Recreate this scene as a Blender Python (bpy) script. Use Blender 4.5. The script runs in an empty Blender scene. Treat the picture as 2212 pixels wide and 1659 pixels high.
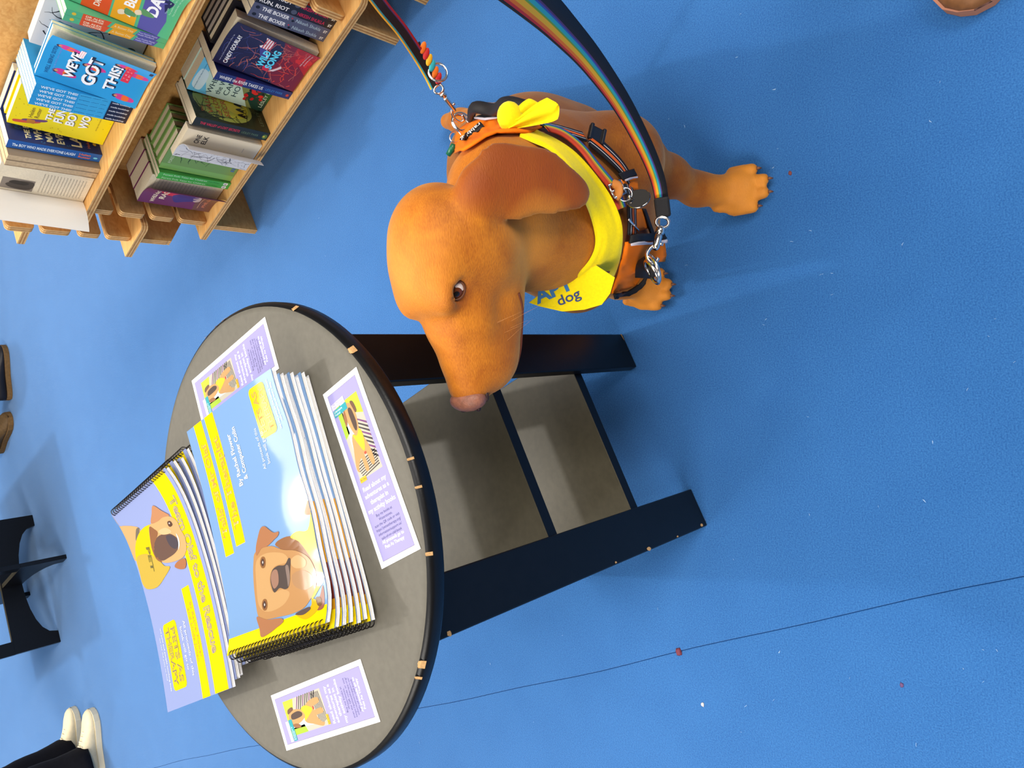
import bpy, bmesh, math, random
import numpy as np
from mathutils import Vector, Matrix
from mathutils.bvhtree import BVHTree
random.seed(7); np.random.seed(7)
SC = bpy.context.scene
COL = SC.collection
# ---------------------------------------------------------------- camera
# The photograph was taken with the phone held sideways, so the camera is rolled by about a quarter turn.
CAM_H = 1.276
FPX = 1624.1
ROT = Matrix(((-0.0764749786, 0.9970715010, 0.0),
              (-0.7596251600, -0.0582629408, -0.6477461280),
              (-0.6458492040, -0.0495363713, 0.7618562550)))
cd = bpy.data.cameras.new('camera')
cam = bpy.data.objects.new('camera', cd); COL.objects.link(cam)
cd.sensor_fit = 'HORIZONTAL'; cd.sensor_width = 36.0; cd.lens = 36.0*FPX/2212.0
cd.clip_start = 0.02
cam.matrix_world = Matrix.Translation((0, 0, CAM_H)) @ ROT.to_4x4()
SC.camera = cam
# ---------------------------------------------------------------- light
SC.view_settings.view_transform = 'Standard'
SC.view_settings.look = 'None'
SC.view_settings.exposure = -0.50
SC.view_settings.gamma = 1.0
SC.view_settings.use_curve_mapping = False
W = bpy.data.worlds.new('hall'); SC.world = W; W.use_nodes = True
W.node_tree.nodes['Background'].inputs[0].default_value = (1.0, 0.96, 0.92, 1)
W.node_tree.nodes['Background'].inputs[1].default_value = 0.24
def lamp(name, loc, target, power, size, color=(1, 0.95, 0.87), spot=math.radians(110)):
    l = bpy.data.lights.new(name, 'SPOT'); l.energy = power; l.shadow_soft_size = size; l.color = color
    l.spot_size = spot; l.spot_blend = 0.4
    o = bpy.data.objects.new(name, l); COL.objects.link(o)
    o.location = loc
    d = Vector(target)-Vector(loc)
    o.rotation_euler = d.to_track_quat('-Z', 'Y').to_euler()
    return o
def panel(name, loc, power, size, color=(1, 0.95, 0.88)):
    l = bpy.data.lights.new(name, 'AREA'); l.energy = power; l.shape = 'RECTANGLE'; l.size = size[0]; l.size_y = size[1]; l.color = color
    o = bpy.data.objects.new(name, l); COL.objects.link(o); o.location = loc
    return o
lamp('hall_lamp', (-0.78, 5.86, 5.66), (-0.1, 1.4, 0.3), 1000, 0.14)
lamp('hall_lamp', (-4.6, 5.0, 5.6), (-0.6, 3.0, 0.2), 420, 0.2)
q_ = panel('fill_panel_light', (-4.6, -0.4, 4.6), 380, (3, 2.4)); q_.rotation_euler = (Vector((0.5, 1.5, .2))-Vector((-4.6, -0.4, 4.6))).to_track_quat('-Z', 'Y').to_euler()  # added fill panel on the left, brightens the display's front faces
p_ = panel('fill_panel_light', (2.8, -2.4, 3.6), 330, (2.4, 1.8)); p_.rotation_euler = (Vector((0.1, .9, .3))-Vector((2.8, -2.4, 3.6))).to_track_quat('-Z', 'Y').to_euler()  # added fill panel on the near side, brightens page edges and the dog's chest
panel('ceiling_panel_light', (0.6, -0.2, 6.3), 330, (5, 4))
panel('ceiling_panel_light', (-0.8, 6.0, 6.4), 1000, (8, 4))
# ---------------------------------------------------------------- helpers
def lin(c):
    return c/12.92 if c <= 0.04045 else ((c+0.055)/1.055)**2.4
def rgb(r, g, b): return (lin(r/255), lin(g/255), lin(b/255), 1.0)
def ray(x, y): return ROT @ Vector((x-1106.0, -(y-829.5), -FPX))
CAMP = Vector((0, 0, CAM_H))
def at(x, y, z=0.0):
    r = ray(x, y); return CAMP + r*((z-CAM_H)/r.z)
def onplane(x, y, p0, n):
    r = ray(x, y); return CAMP + r*((Vector(p0)-CAMP).dot(n)/r.dot(n))
MATS = {}
def mat(name, col, rough=0.5, spec=0.5, metal=0.0, noise=0.0, nscale=40.0, bump=0.0, bscale=200.0, stretch=(1, 1, 1), sheen=0.0, coat=0.0, emis=None):
    if name in MATS: return MATS[name]
    m = bpy.data.materials.new(name); m.use_nodes = True
    nt = m.node_tree; b = nt.nodes['Principled BSDF']
    b.inputs['Base Color'].default_value = col
    b.inputs['Roughness'].default_value = rough
    b.inputs['Specular IOR Level'].default_value = spec
    b.inputs['Metallic'].default_value = metal
    if sheen: b.inputs['Sheen Weight'].default_value = sheen; b.inputs['Sheen Roughness'].default_value = 0.4
    if coat: b.inputs['Coat Weight'].default_value = coat; b.inputs['Coat Roughness'].default_value = 0.08
    tc = nt.nodes.new('ShaderNodeTexCoord'); mp = nt.nodes.new('ShaderNodeMapping')
    mp.inputs['Scale'].default_value = stretch
    nt.links.new(tc.outputs['Object'], mp.inputs['Vector'])
    if noise:
        n = nt.nodes.new('ShaderNodeTexNoise'); n.inputs['Scale'].default_value = nscale; n.inputs['Detail'].default_value = 6
        nt.links.new(mp.outputs[0], n.inputs['Vector'])
        mx = nt.nodes.new('ShaderNodeMix'); mx.data_type = 'RGBA'
        mx.inputs[6].default_value = tuple(c*(1-noise) for c in col[:3])+(1,)
        mx.inputs[7].default_value = tuple(min(1, c*(1+noise)) for c in col[:3])+(1,)
        rp = nt.nodes.new('ShaderNodeMapRange'); rp.inputs[1].default_value = 0.3; rp.inputs[2].default_value = 0.7
        nt.links.new(n.outputs['Fac'], rp.inputs[0]); nt.links.new(rp.outputs[0], mx.inputs[0])
        nt.links.new(mx.outputs[2], b.inputs['Base Color'])
    if bump:
        n2 = nt.nodes.new('ShaderNodeTexNoise'); n2.inputs['Scale'].default_value = bscale; n2.inputs['Detail'].default_value = 4
        nt.links.new(mp.outputs[0], n2.inputs['Vector'])
        bp = nt.nodes.new('ShaderNodeBump'); bp.inputs['Strength'].default_value = bump; bp.inputs['Distance'].default_value = 0.002
        nt.links.new(n2.outputs['Fac'], bp.inputs['Height']); nt.links.new(bp.outputs[0], b.inputs['Normal'])
    MATS[name] = m
    return m
def tag(o, label=None, cat=None, group=None, kind=None):
    if label: o['label'] = label
    if cat: o['category'] = cat
    if group: o['group'] = group
    if kind: o['kind'] = kind
    return o
def thing(name, label, cat, loc, group=None):
    o = bpy.data.objects.new(name, None); COL.objects.link(o); o.location = loc; o.empty_display_size = 0.05
    return tag(o, label, cat, group)
def rootloc(o):
    while o is not None:
        if o.parent is None: return Vector(o.location)
        o = o.parent
    return Vector((0, 0, 0))
def obj(name, verts, faces, mats, parent=None, mi=None, smooth=False, loc=None, uvs=None):
    """one mesh object from world-space vertices"""
    me = bpy.data.meshes.new(name)
    off = rootloc(parent) if parent is not None else (Vector(loc) if loc is not None else Vector((0, 0, 0)))
    ox, oy, oz = off
    me.from_pydata([(v[0]-ox, v[1]-oy, v[2]-oz) for v in verts], [], [tuple(f) for f in faces])
    if not isinstance(mats, (list, tuple)): mats = [mats]
    for m in mats: me.materials.append(m)
    if mi is not None: me.polygons.foreach_set('material_index', list(mi))
    if smooth is True: me.polygons.foreach_set('use_smooth', [True]*len(me.polygons))
    if uvs is not None:
        ul = me.uv_layers.new(name='uv')
        ul.data.foreach_set('uv', [c for uv in uvs for c in uv])
    me.update()
    o = bpy.data.objects.new(name, me); COL.objects.link(o)
    if parent is not None: o.parent = parent
    elif loc is not None: o.location = loc
    return o
class MB:
    """collects shapes, then builds ONE mesh object"""
    def __init__(s): s.v = []; s.f = []; s.m = []; s.sm = []
    def add(s, vs, fs, mi=0, smooth=False):
        k = len(s.v); s.v += [tuple(v) for v in vs]
        for f in fs: s.f.append(tuple(i+k for i in f)); s.m.append(mi); s.sm.append(smooth)
        return s
    def bm(s, b, mi=0, smooth=False):
        b.verts.index_update()
        s.add([v.co[:] for v in b.verts], [[v.index for v in f.verts] for f in b.faces], mi, smooth); b.free(); return s
    def box(s, c, ax, half, bevel=0.0, mi=0, seg=2):
        b = bmesh.new(); bmesh.ops.create_cube(b, size=2.0)
        for v in b.verts: v.co = Vector((v.co.x*half[0], v.co.y*half[1], v.co.z*half[2]))
        if bevel: bmesh.ops.bevel(b, geom=b.edges[:], offset=bevel, segments=seg, affect='EDGES', profile=0.5)
        A = [Vector(a) for a in ax]; c = Vector(c)
        for v in b.verts: v.co = c + A[0]*v.co.x + A[1]*v.co.y + A[2]*v.co.z
        if A[0].cross(A[1]).dot(A[2]) < 0: bmesh.ops.reverse_faces(b, faces=b.faces[:])
        return s.bm(b, mi, False)
    def tube(s, pts, r, n=10, mi=0, closed=False, cap=True, ell=None):
        pts = [Vector(p) for p in pts]; N = len(pts)
        rs = r if isinstance(r, (list, tuple)) else [r]*N
        tan = []
        for i in range(N):
            a = pts[(i-1) % N] if (closed or i > 0) else pts[i]
            b = pts[(i+1) % N] if (closed or i < N-1) else pts[i]
            t = (b-a); tan.append(t.normalized() if t.length > 1e-9 else Vector((0, 0, 1)))
        up = Vector((0, 0, 1)) if abs(tan[0].z) < 0.9 else Vector((1, 0, 0))
        x = tan[0].cross(up).normalized(); vs = []; fs = []
        for i in range(N):
            x = (x - tan[i]*x.dot(tan[i])).normalized(); y = tan[i].cross(x)
            for k in range(n):
                a = 2*math.pi*k/n
                vs.append(pts[i] + (x*math.cos(a) + y*math.sin(a)*(ell or 1))*rs[i])
        M = N if closed else N-1
        for i in range(M):
            for k in range(n):
                a = i*n+k; b = i*n+(k+1) % n; j = (i+1) % N
                fs.append((a, b, j*n+(k+1) % n, j*n+k))
        if cap and not closed:
            fs.append(tuple(range(n-1, -1, -1))); fs.append(tuple((N-1)*n+k for k in range(n)))
        return s.add(vs, fs, mi, True)
    def ring(s, c, n, R, r, k=24, m=8, mi=0, sx=1.0, xdir=None):
        n = Vector(n).normalized()
        x = Vector(xdir) if xdir is not None else n.orthogonal()
        x = (x-n*x.dot(n)).normalized(); y = n.cross(x)
        return s.tube([Vector(c)+(x*math.cos(2*math.pi*i/k)*sx + y*math.sin(2*math.pi*i/k))*R for i in range(k)], r, m, mi, closed=True)
    def ball(s, c, ax, half, mi=0, u=16, v=10):
        b = bmesh.new(); bmesh.ops.create_uvsphere(b, u_segments=u, v_segments=v, radius=1.0)
        A = [Vector(a) for a in ax]; c = Vector(c)
        for w in b.verts: w.co = c + A[0]*w.co.x*half[0] + A[1]*w.co.y*half[1] + A[2]*w.co.z*half[2]
        if A[0].cross(A[1]).dot(A[2]) < 0: bmesh.ops.reverse_faces(b, faces=b.faces[:])
        return s.bm(b, mi, True)
    def prism(s, poly, o, ux, uy, un, thick, mi=0, mside=None):
        """2-D outline (x,y) extruded along un from o"""
        o = Vector(o); n = len(poly)
        area = sum(poly[i][0]*poly[(i+1) % n][1]-poly[(i+1) % n][0]*poly[i][1] for i in range(n))
        if area < 0: poly = poly[::-1]
        flip = ux.cross(uy).dot(un) < 0
        b = bmesh.new()
        lo = [b.verts.new(o+ux*x+uy*y) for x, y in poly]
        hi = [b.verts.new(o+ux*x+uy*y+un*thick) for x, y in poly]
        b.faces.new(hi); b.faces.new(lo[::-1])
        for i in range(n): b.faces.new((lo[i], lo[(i+1) % n], hi[(i+1) % n], hi[i]))
        if flip: bmesh.ops.reverse_faces(b, faces=b.faces[:])
        b.faces.index_update()
        k = len(s.v); b.verts.index_update()
        s.v += [v.co[:] for v in b.verts]
        for i, f in enumerate(b.faces):
            s.f.append(tuple(v.index+k for v in f.verts)); s.m.append(mi if i < 2 or mside is None else mside); s.sm.append(False)
        b.free(); return s
    def build(s, name, mats, parent=None, loc=None):
        o = obj(name, s.v, s.f, mats, parent, mi=s.m, loc=loc)
        if any(s.sm): o.data.polygons.foreach_set('use_smooth', s.sm)
        return o
X, Y, Z = Vector((1, 0, 0)), Vector((0, 1, 0)), Vector((0, 0, 1))
def smoothline(pts, n=8):
    """Catmull-Rom through the points"""
    P = [Vector(p) for p in pts]; out = []
    for i in range(len(P)-1):
        p0 = P[max(i-1, 0)]; p1 = P[i]; p2 = P[i+1]; p3 = P[min(i+2, len(P)-1)]
        for k in range(n):
            t = k/n
            out.append(0.5*((2*p1)+(p2-p0)*t+(2*p0-5*p1+4*p2-p3)*t*t+(3*p1-p0-3*p2+p3)*t**3))
    out.append(P[-1]); return out
# ---------------------------------------------------------------- flat print on a surface
TXT = {}
def text_mesh(s, bold=0.0):
    key = (s, bold)
    if key in TXT: return TXT[key]
    cu = bpy.data.curves.new('t', 'FONT'); cu.body = s; cu.size = 1.0; cu.resolution_u = 3; cu.offset = bold
    o = bpy.data.objects.new('t', cu); COL.objects.link(o)
    dg = bpy.context.evaluated_depsgraph_get(); me = o.evaluated_get(dg).to_mesh()
    v = [(p.co.x, p.co.y) for p in me.vertices]; f = [tuple(p.vertices) for p in me.polygons]
    o.evaluated_get(dg).to_mesh_clear()
    bpy.data.objects.remove(o); bpy.data.curves.remove(cu)
    TXT[key] = (v, f); return TXT[key]
class Print:
    def __init__(s, w, h): s.w = w; s.h = h; s.items = []
    def poly(s, pts, m, layer=1): s.items.append((list(pts), [tuple(range(len(pts)))], m, layer, True)); return s
    def rect(s, x0, y0, x1, y1, m, layer=1): return s.poly([(x0, y0), (x1, y0), (x1, y1), (x0, y1)], m, layer)
    def ell(s, x, y, rx, ry, m, layer=1, rot=0, n=20):
        c, d = math.cos(rot), math.sin(rot); p = []
        for i in range(n):
            a = 2*math.pi*i/n; u = rx*math.cos(a); v = ry*math.sin(a); p.append((x+u*c-v*d, y+u*d+v*c))
        return s.poly(p, m, layer)
    def blob(s, pts, m, layer=1, n=5):
        """closed smooth outline through the points"""
        P = [Vector((p[0], p[1], 0)) for p in pts]; N = len(P); out = []
        for i in range(N):
            p0, p1, p2, p3 = P[i-1], P[i], P[(i+1) % N], P[(i+2) % N]
            for k in range(n):
                t = k/n; q = 0.5*((2*p1)+(p2-p0)*t+(2*p0-5*p1+4*p2-p3)*t*t+(3*p1-p0-3*p2+p3)*t**3); out.append((q.x, q.y))
        return s.poly(out, m, layer)
    def rrect(s, x0, y0, x1, y1, r, m, layer=1):
        p = []
        for cx, cy, a0 in ((x1-r, y1-r, 0), (x0+r, y1-r, 90), (x0+r, y0+r, 180), (x1-r, y0+r, 270)):
            for k in range(5): a = math.radians(a0+k*22.5); p.append((cx+r*math.cos(a), cy+r*math.sin(a)))
        return s.poly(p, m, layer)
    def text(s, t, x, y, size, m, layer=2, rot=0.0, width=None, align='l', bold=0.0):
        v, f = text_mesh(t, bold)
        if not v: return s
        xs = [p[0] for p in v]; w0 = max(xs)-min(xs); x0 = min(xs)
        kx = size
        if width: kx = width/w0
        sh = {'l': 0, 'c': -w0*kx/2, 'r': -w0*kx}[align]
        c, d = math.cos(rot), math.sin(rot); out = []
        for px, py in v:
            u = (px-x0)*kx+sh; w = py*size; out.append((x+u*c-w*d, y+u*d+w*c))
        s.items.append((out, f, m, layer, False)); return s
    def build(s, name, parent, surf, grid=0, eps=0.00012, base=None):
        """surf(u,v,off) -> point; grid = millimetres between cuts on a curved surface"""
        V = []; F = []; MI = []; mats = []
        for v, f, m, layer, isp in s.items:
            if m not in mats: mats.append(m)
            k = mats.index(m)
            if isp:
                b = bmesh.new(); vs = [b.verts.new((p[0], p[1], 0)) for p in v]
                try: fc = b.faces.new(vs)
                except Exception: b.free(); continue
                bmesh.ops.triangulate(b, faces=[fc]) if len(v) > 4 else None
                if grid:
                    us = [p[0] for p in v]; ws = [p[1] for p in v]
                    g = math.floor(min(us)/grid)*grid+grid
                    while g < max(us):
                        bmesh.ops.bisect_plane(b, geom=b.verts[:]+b.edges[:]+b.faces[:], plane_co=(g, 0, 0), plane_no=(1, 0, 0)); g += grid
                    g = math.floor(min(ws)/(grid*3))*grid*3+grid*3
                    while g < max(ws):
                        bmesh.ops.bisect_plane(b, geom=b.verts[:]+b.edges[:]+b.faces[:], plane_co=(0, g, 0), plane_no=(0, 1, 0)); g += grid*3
                b.verts.index_update()
                vv = [(w.co.x, w.co.y) for w in b.verts]; ff = []
                for q in b.faces:
                    ids = [w.index for w in q.verts]
                    if q.normal.z < 0: ids = ids[::-1]
                    ff.append(ids)
                b.free()
            else: vv, ff = v, f
            o = len(V)
            V += [surf(p[0], p[1], eps*layer) for p in vv]
            for q in ff: F.append(tuple(i+o for i in q)); MI.append(k)
        return obj(name, V, F, mats, parent, mi=MI, smooth=bool(grid))
def flatsurf(o, ux, uy, un):
    """u,v in millimetres"""
    o = Vector(o)
    return lambda u, v, d: o+ux*(u*0.001)+uy*(v*0.001)+un*d
INK = {}
def ink(r, g, b, rough=0.35):
    k = (r, g, b, rough)
    if k not in INK: INK[k] = mat('ink_%d_%d_%d_%d' % (r, g, b, int(rough*100)), rgb(r, g, b), rough, 0.4)
    return INK[k]
# ================================================================ SETTING: carpet
def carpet_mat():
    m = bpy.data.materials.new('blue_carpet'); m.use_nodes = True; nt = m.node_tree; b = nt.nodes['Principled BSDF']
    b.inputs['Roughness'].default_value = 0.95; b.inputs['Specular IOR Level'].default_value = 0.12
    b.inputs['Sheen Weight'].default_value = 0.7; b.inputs['Sheen Roughness'].default_value = 0.5
    b.inputs['Sheen Tint'].default_value = (0.55, 0.75, 1, 1)
    tc = nt.nodes.new('ShaderNodeTexCoord')
    n1 = nt.nodes.new('ShaderNodeTexNoise'); n1.inputs['Scale'].default_value = 420; n1.inputs['Detail'].default_value = 5
    n2 = nt.nodes.new('ShaderNodeTexNoise'); n2.inputs['Scale'].default_value = 9; n2.inputs['Detail'].default_value = 5
    r = nt.nodes.new('ShaderNodeValToRGB')
    r.color_ramp.elements[0].position = 0.3; r.color_ramp.elements[0].color = rgb(26, 80, 141)
    r.color_ramp.elements[1].position = 0.7; r.color_ramp.elements[1].color = rgb(53, 111, 174)
    mx = nt.nodes.new('ShaderNodeMath'); mx.operation = 'MULTIPLY_ADD'; mx.inputs[1].default_value = 0.14
    ad = nt.nodes.new('ShaderNodeMath'); ad.operation = 'MULTIPLY'; ad.inputs[1].default_value = 0.86
    for n in (n1, n2): nt.links.new(tc.outputs['Object'], n.inputs['Vector'])
    nt.links.new(n1.outputs['Fac'], ad.inputs[0]); nt.links.new(n2.outputs['Fac'], mx.inputs[0]); nt.links.new(ad.outputs[0], mx.inputs[2])
    nt.links.new(mx.outputs[0], r.inputs[0]); nt.links.new(r.outputs[0], b.inputs['Base Color'])
    bp = nt.nodes.new('ShaderNodeBump'); bp.inputs['Strength'].default_value = 0.5; bp.inputs['Distance'].default_value = 0.003
    nt.links.new(n1.outputs['Fac'], bp.inputs['Height']); nt.links.new(bp.outputs[0], b.inputs['Normal'])
    return m
M_CARPET = carpet_mat()
# two sheets of carpet meet at one taped seam; the joint is a narrow groove in the floor
s0, s1 = Vector((-0.33, 0.156, 0)), Vector((-0.699, 1.164, 0))
sd = (s1-s0).normalized(); sn = Vector((sd.y, -sd.x, 0))
def floor_mesh():
    f = MB(); L = 12
    # cross-section across the seam, swept along it (wavy by a millimetre or two)
    prof = [(-9, 0), (-0.0018, 0), (-0.0006, -0.0006), (0.0002, -0.0022), (0.0008, -0.0005), (0.0016, 0.0), (9, 0)]
    ts = [-8+i*0.08 for i in range(int(20/0.08))]; vs = []; n = len(prof)
    for t in ts:
        w = 0.0025*math.sin(t*5.1)+0.0015*math.sin(t*13.7)
        for p, z in prof: vs.append(s0+sd*t+sn*(p+(w if abs(p) < 1 else 0))+Vector((0, 0, z)))
    fs = []
    for i in range(len(ts)-1):
        for k in range(n-1): fs.append((i*n+k, i*n+k+1, (i+1)*n+k+1, (i+1)*n+k))
    f.add(vs, fs, 0, False)
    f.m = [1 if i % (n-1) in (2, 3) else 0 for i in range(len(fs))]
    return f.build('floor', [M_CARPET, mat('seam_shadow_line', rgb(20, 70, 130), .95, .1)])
fl = floor_mesh(); tag(fl, 'bright blue exhibition carpet with one taped seam', None, kind='structure')
# make normals face up
if fl.data.polygons[0].normal.z < 0: fl.data.flip_normals()
cl = obj('ceiling', [(-14, -10, 7.0), (14, -10, 7.0), (14, 16, 7.0), (-14, 16, 7.0)], [(0, 3, 2, 1)], mat('hall_ceiling', rgb(150, 150, 150), 0.9))
tag(cl, 'plain grey ceiling of the hall', None, kind='structure')
# lint and crumbs lying on the carpet: nobody could count them
def lint():
    f = MB(); rnd = random.Random(3)
    for i in range(110):
        x = rnd.uniform(350, 2200); y = rnd.uniform(20, 1640); p = at(x, y, 0.0)
        if p.length > 4 or (-.34 < p.x < .16 and .56 < p.y < 1.2): continue
        a = rnd.uniform(0, 6.28); L = rnd.uniform(0.0010, 0.0032)*(1+p.y*0.2); w = 0.00025
        d = Vector((math.cos(a), math.sin(a), 0))*L; e = Vector((-d.y, d.x, 0)).normalized()*w; q = p+Vector((0, 0, 0.0012))
        k = d*0.3+Vector((-d.y, d.x, 0))*rnd.uniform(-.5, .5)
        f.add([q-d-e, q+k-e, q+d, q+k+e, q-d+e, q+Vector((0, 0, 0.0008))], [(0, 1, 5), (1, 2, 5), (2, 3, 5), (3, 4, 5), (4, 0, 5)], 0)
    return f.build('carpet_lint', [mat('lint', rgb(150, 180, 215), 0.9)])
tag(lint(), 'tiny pale threads of lint scattered over the blue carpet', 'lint', kind='stuff')
def crumb(px, py, r, col, label, seed):
    rnd = random.Random(seed); b = bmesh.new(); bmesh.ops.create_icosphere(b, subdivisions=2, radius=1.0)
    c = at(px, py, 0)
    for v in b.verts:
        k = 1+rnd.uniform(-.3, .25); v.co = Vector((c.x+v.co.x*r*k*1.3, c.y+v.co.y*r*k, max(0, 0.15*r+v.co.z*r*0.45*k)))
    m = MB(); m.bm(b, 0, True); o = m.build('crumb', [mat('crumb_%d' % seed, rgb(*col), 0.8)], loc=c)
    tag(o, label, 'crumb')
crumb(1467, 1408, 0.006, (110, 45, 60), 'dark red crumb lying beside the carpet seam', 5)
crumb(1518, 1522, 0.0032, (215, 205, 200), 'small white crumb on the carpet below the seam', 6)
crumb(1948, 1480, 0.003, (96, 66, 110), 'small purple crumb on the carpet near the bottom right', 8)
crumb(1707, 374, 0.003, (120, 60, 60), 'small brown crumb on the carpet in front of the big paw', 9)

# ================================================================ BLACK SIDE TABLE
M_BLACK = mat('black_lacquer', rgb(11, 11, 13), 0.36, 0.3, noise=0.15, nscale=60, bump=0.05, bscale=500)
M_TOP = mat('grey_laminate_top', rgb(90, 86, 76), 0.6, 0.35, noise=0.07, nscale=120, bump=0.06, bscale=900)
M_SHELF = mat('grey_laminate_shelf', rgb(74, 69, 55), 0.5, 0.35, noise=0.1, nscale=90, bump=0.06, bscale=900)
M_CHIP = mat('bare_chipboard', rgb(196, 154, 104), 0.8, 0.2, noise=0.2, nscale=400)
TZ = 0.756; TC = Vector((-0.1686, 0.8662, 0)); TR = 0.2961
table = thing('side_table', 'round black side table with two shelves and chipped edges', 'table', (TC.x, TC.y, 0))
def tabletop():
    prof = [(0.0, TZ), (TR-0.012, TZ), (TR-0.006, TZ-0.0008), (TR-0.002, TZ-0.003), (TR, TZ-0.007), (TR, TZ-0.019), (TR-0.003, TZ-0.023), (TR-0.008, TZ-0.025), (0.0, TZ-0.025)]
    n = 128; m = MB(); vs = []; fs = []; mi = []
    for r, z in prof[1:-1]:
        for k in range(n): a = 2*math.pi*k/n; vs.append((TC.x+r*math.cos(a), TC.y+r*math.sin(a), z))
    c0 = len(vs); vs.append((TC.x, TC.y, TZ)); c1 = len(vs); vs.append((TC.x, TC.y, TZ-0.025))
    R = len(prof)-2
    for k in range(n):
        k2 = (k+1) % n
        m.f.append((c0, k, k2)); m.m.append(0); m.sm.append(False)
        for i in range(R-1):
            m.f.append((i*n+k, (i+1)*n+k, (i+1)*n+k2, i*n+k2)); m.m.append(0 if i < 1 else 1); m.sm.append(True)
        m.f.append((c1, (R-1)*n+k2, (R-1)*n+k)); m.m.append(1); m.sm.append(False)
    m.v = vs
    return m.build('tabletop', [M_TOP, M_BLACK], table)
tt = tabletop()
def chips():
    """places where the lacquer has broken away from the rim"""
    f = MB(); rnd = random.Random(4)
    spots = [(634, 668, .0075, .004), (757, 757, .0105, .0045), (884, 991, .003, .002), (902, 1052, .003, .0018), (927, 1198, .005, .002), (909, 1437, .012, .005), (903, 1468, .004, .003), (465, 703, .0025, .002), (449, 745, .0025, .002), (480, 690, .004, .0015)]
    for px, py, L, w in spots:
        p = at(px, py, TZ); d = Vector((p.x-TC.x, p.y-TC.y, 0)); a0 = math.atan2(d.y, d.x); vs = []
        ro = TR-0.0035
        N = 9
        for i in range(N):
            t = i/(N-1)*2-1; a = a0+t*L*rnd.uniform(.36, .5)/TR
            for rr, zz in ((ro+0.0035, TZ-0.0055), (ro, TZ-0.0012), (ro-w*.6*(1-t*t)*rnd.uniform(.6, 1.2)-0.0006, TZ+0.0003)):
                vs.append((TC.x+(rr+0.0003)*math.cos(a), TC.y+(rr+0.0003)*math.sin(a), zz+0.0003))
        fs = []
        for i in range(N-1):
            for k in range(2): fs.append((i*3+k, i*3+k+1, (i+1)*3+k+1, (i+1)*3+k))
        f.add(vs, fs, 0)
    o = f.build('edge_chip', [M_CHIP], tt); o['kind'] = 'stuff'; o['label'] = 'bare tan spots where the rim is chipped'
chips()
TT = Vector((0.92577, 0.37808, 0)); TN = Vector((0.37808, -0.92577, 0))
PB = Vector((-0.2873, 0.6390, 0))                      # outer foot of the left front leg
SPAN = 0.3986; DEPTH = 0.331
M_SCUFF = M_CHIP
def leg(side, front):
    w = 0.072; t = 0.019
    x0 = 0.0 if side == 0 else SPAN-w
    base = PB+TT*x0-TN*(0 if front else DEPTH)
    un = -TN if front else TN
    m = MB(); m.box(base+TT*(w/2)+un*(t/2)+Z*((TZ-0.025)/2), (TT, un, Z), (w/2, t/2, (TZ-0.025)/2), 0.0022, 0)
    return m.build('leg', [M_BLACK], table)
LEGS = [leg(s, f) for f in (True, False) for s in (0, 1)]
def leg_chips():
    f = MB(); rnd = random.Random(2)
    for (px, py, L, w, face) in [(1525, 1122, .006, .005, 0), (1515, 1134, .006, .005, 0), (1401, 1185, .008, .007, 0), (1463, 1159, .003, .003, 0), (1330, 1215, .003, .003, 0), (970, 1369, .004, .006, 0), (1500, 1060, .006, .004, 0)]:
        p = onplane(px, py, PB, TN); q = p+TN*0.0006; vs = []; n = 10
        for k in range(n):
            a = 2*math.pi*k/n; rr = rnd.uniform(.6, 1.05); vs.append(q+TT*(w*math.cos(a)*rr*0.6)+Z*(L*math.sin(a)*rr))
        vs.append(q+TN*0.0003)
        f.add(vs, [(k, (k+1) % n, n) for k in range(n)], 0)
    o = f.build('edge_chip', [M_CHIP], LEGS[0]); o['kind'] = 'stuff'; o['label'] = 'bare tan spots where the leg edge is chipped'
    g = MB()
    p = onplane(1343, 724, PB, TN)+TN*0.0006
    g.add([p+TT*0.002, p+TT*(-0.012)+Z*(-.0005), p+TT*(-.012)-Z*0.0, p+Z*0.004, p+TT*0.002+Z*0.004], [(0, 1, 2, 3, 4)], 0)
    o = g.build('edge_chip', [M_CHIP], LEGS[1]); o['kind'] = 'stuff'
leg_chips()
def shelf(z):
    t = 0.022; m = MB()
    c = PB+TT*(SPAN/2)-TN*(DEPTH/2); hw = SPAN/2-0.0195; hd = DEPTH/2-0.0195
    m.box(c+Z*(z-t/2), (TT, -TN, Z), (hw, hd, t/2), 0.0012, 0)
    o = m.build('shelf', [M_SHELF, M_BLACK], table)
    for p in o.data.polygons:
        if p.normal.z < 0.7: p.material_index = 1
    return o
shelf(0.415); sl = shelf(0.185)
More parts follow.
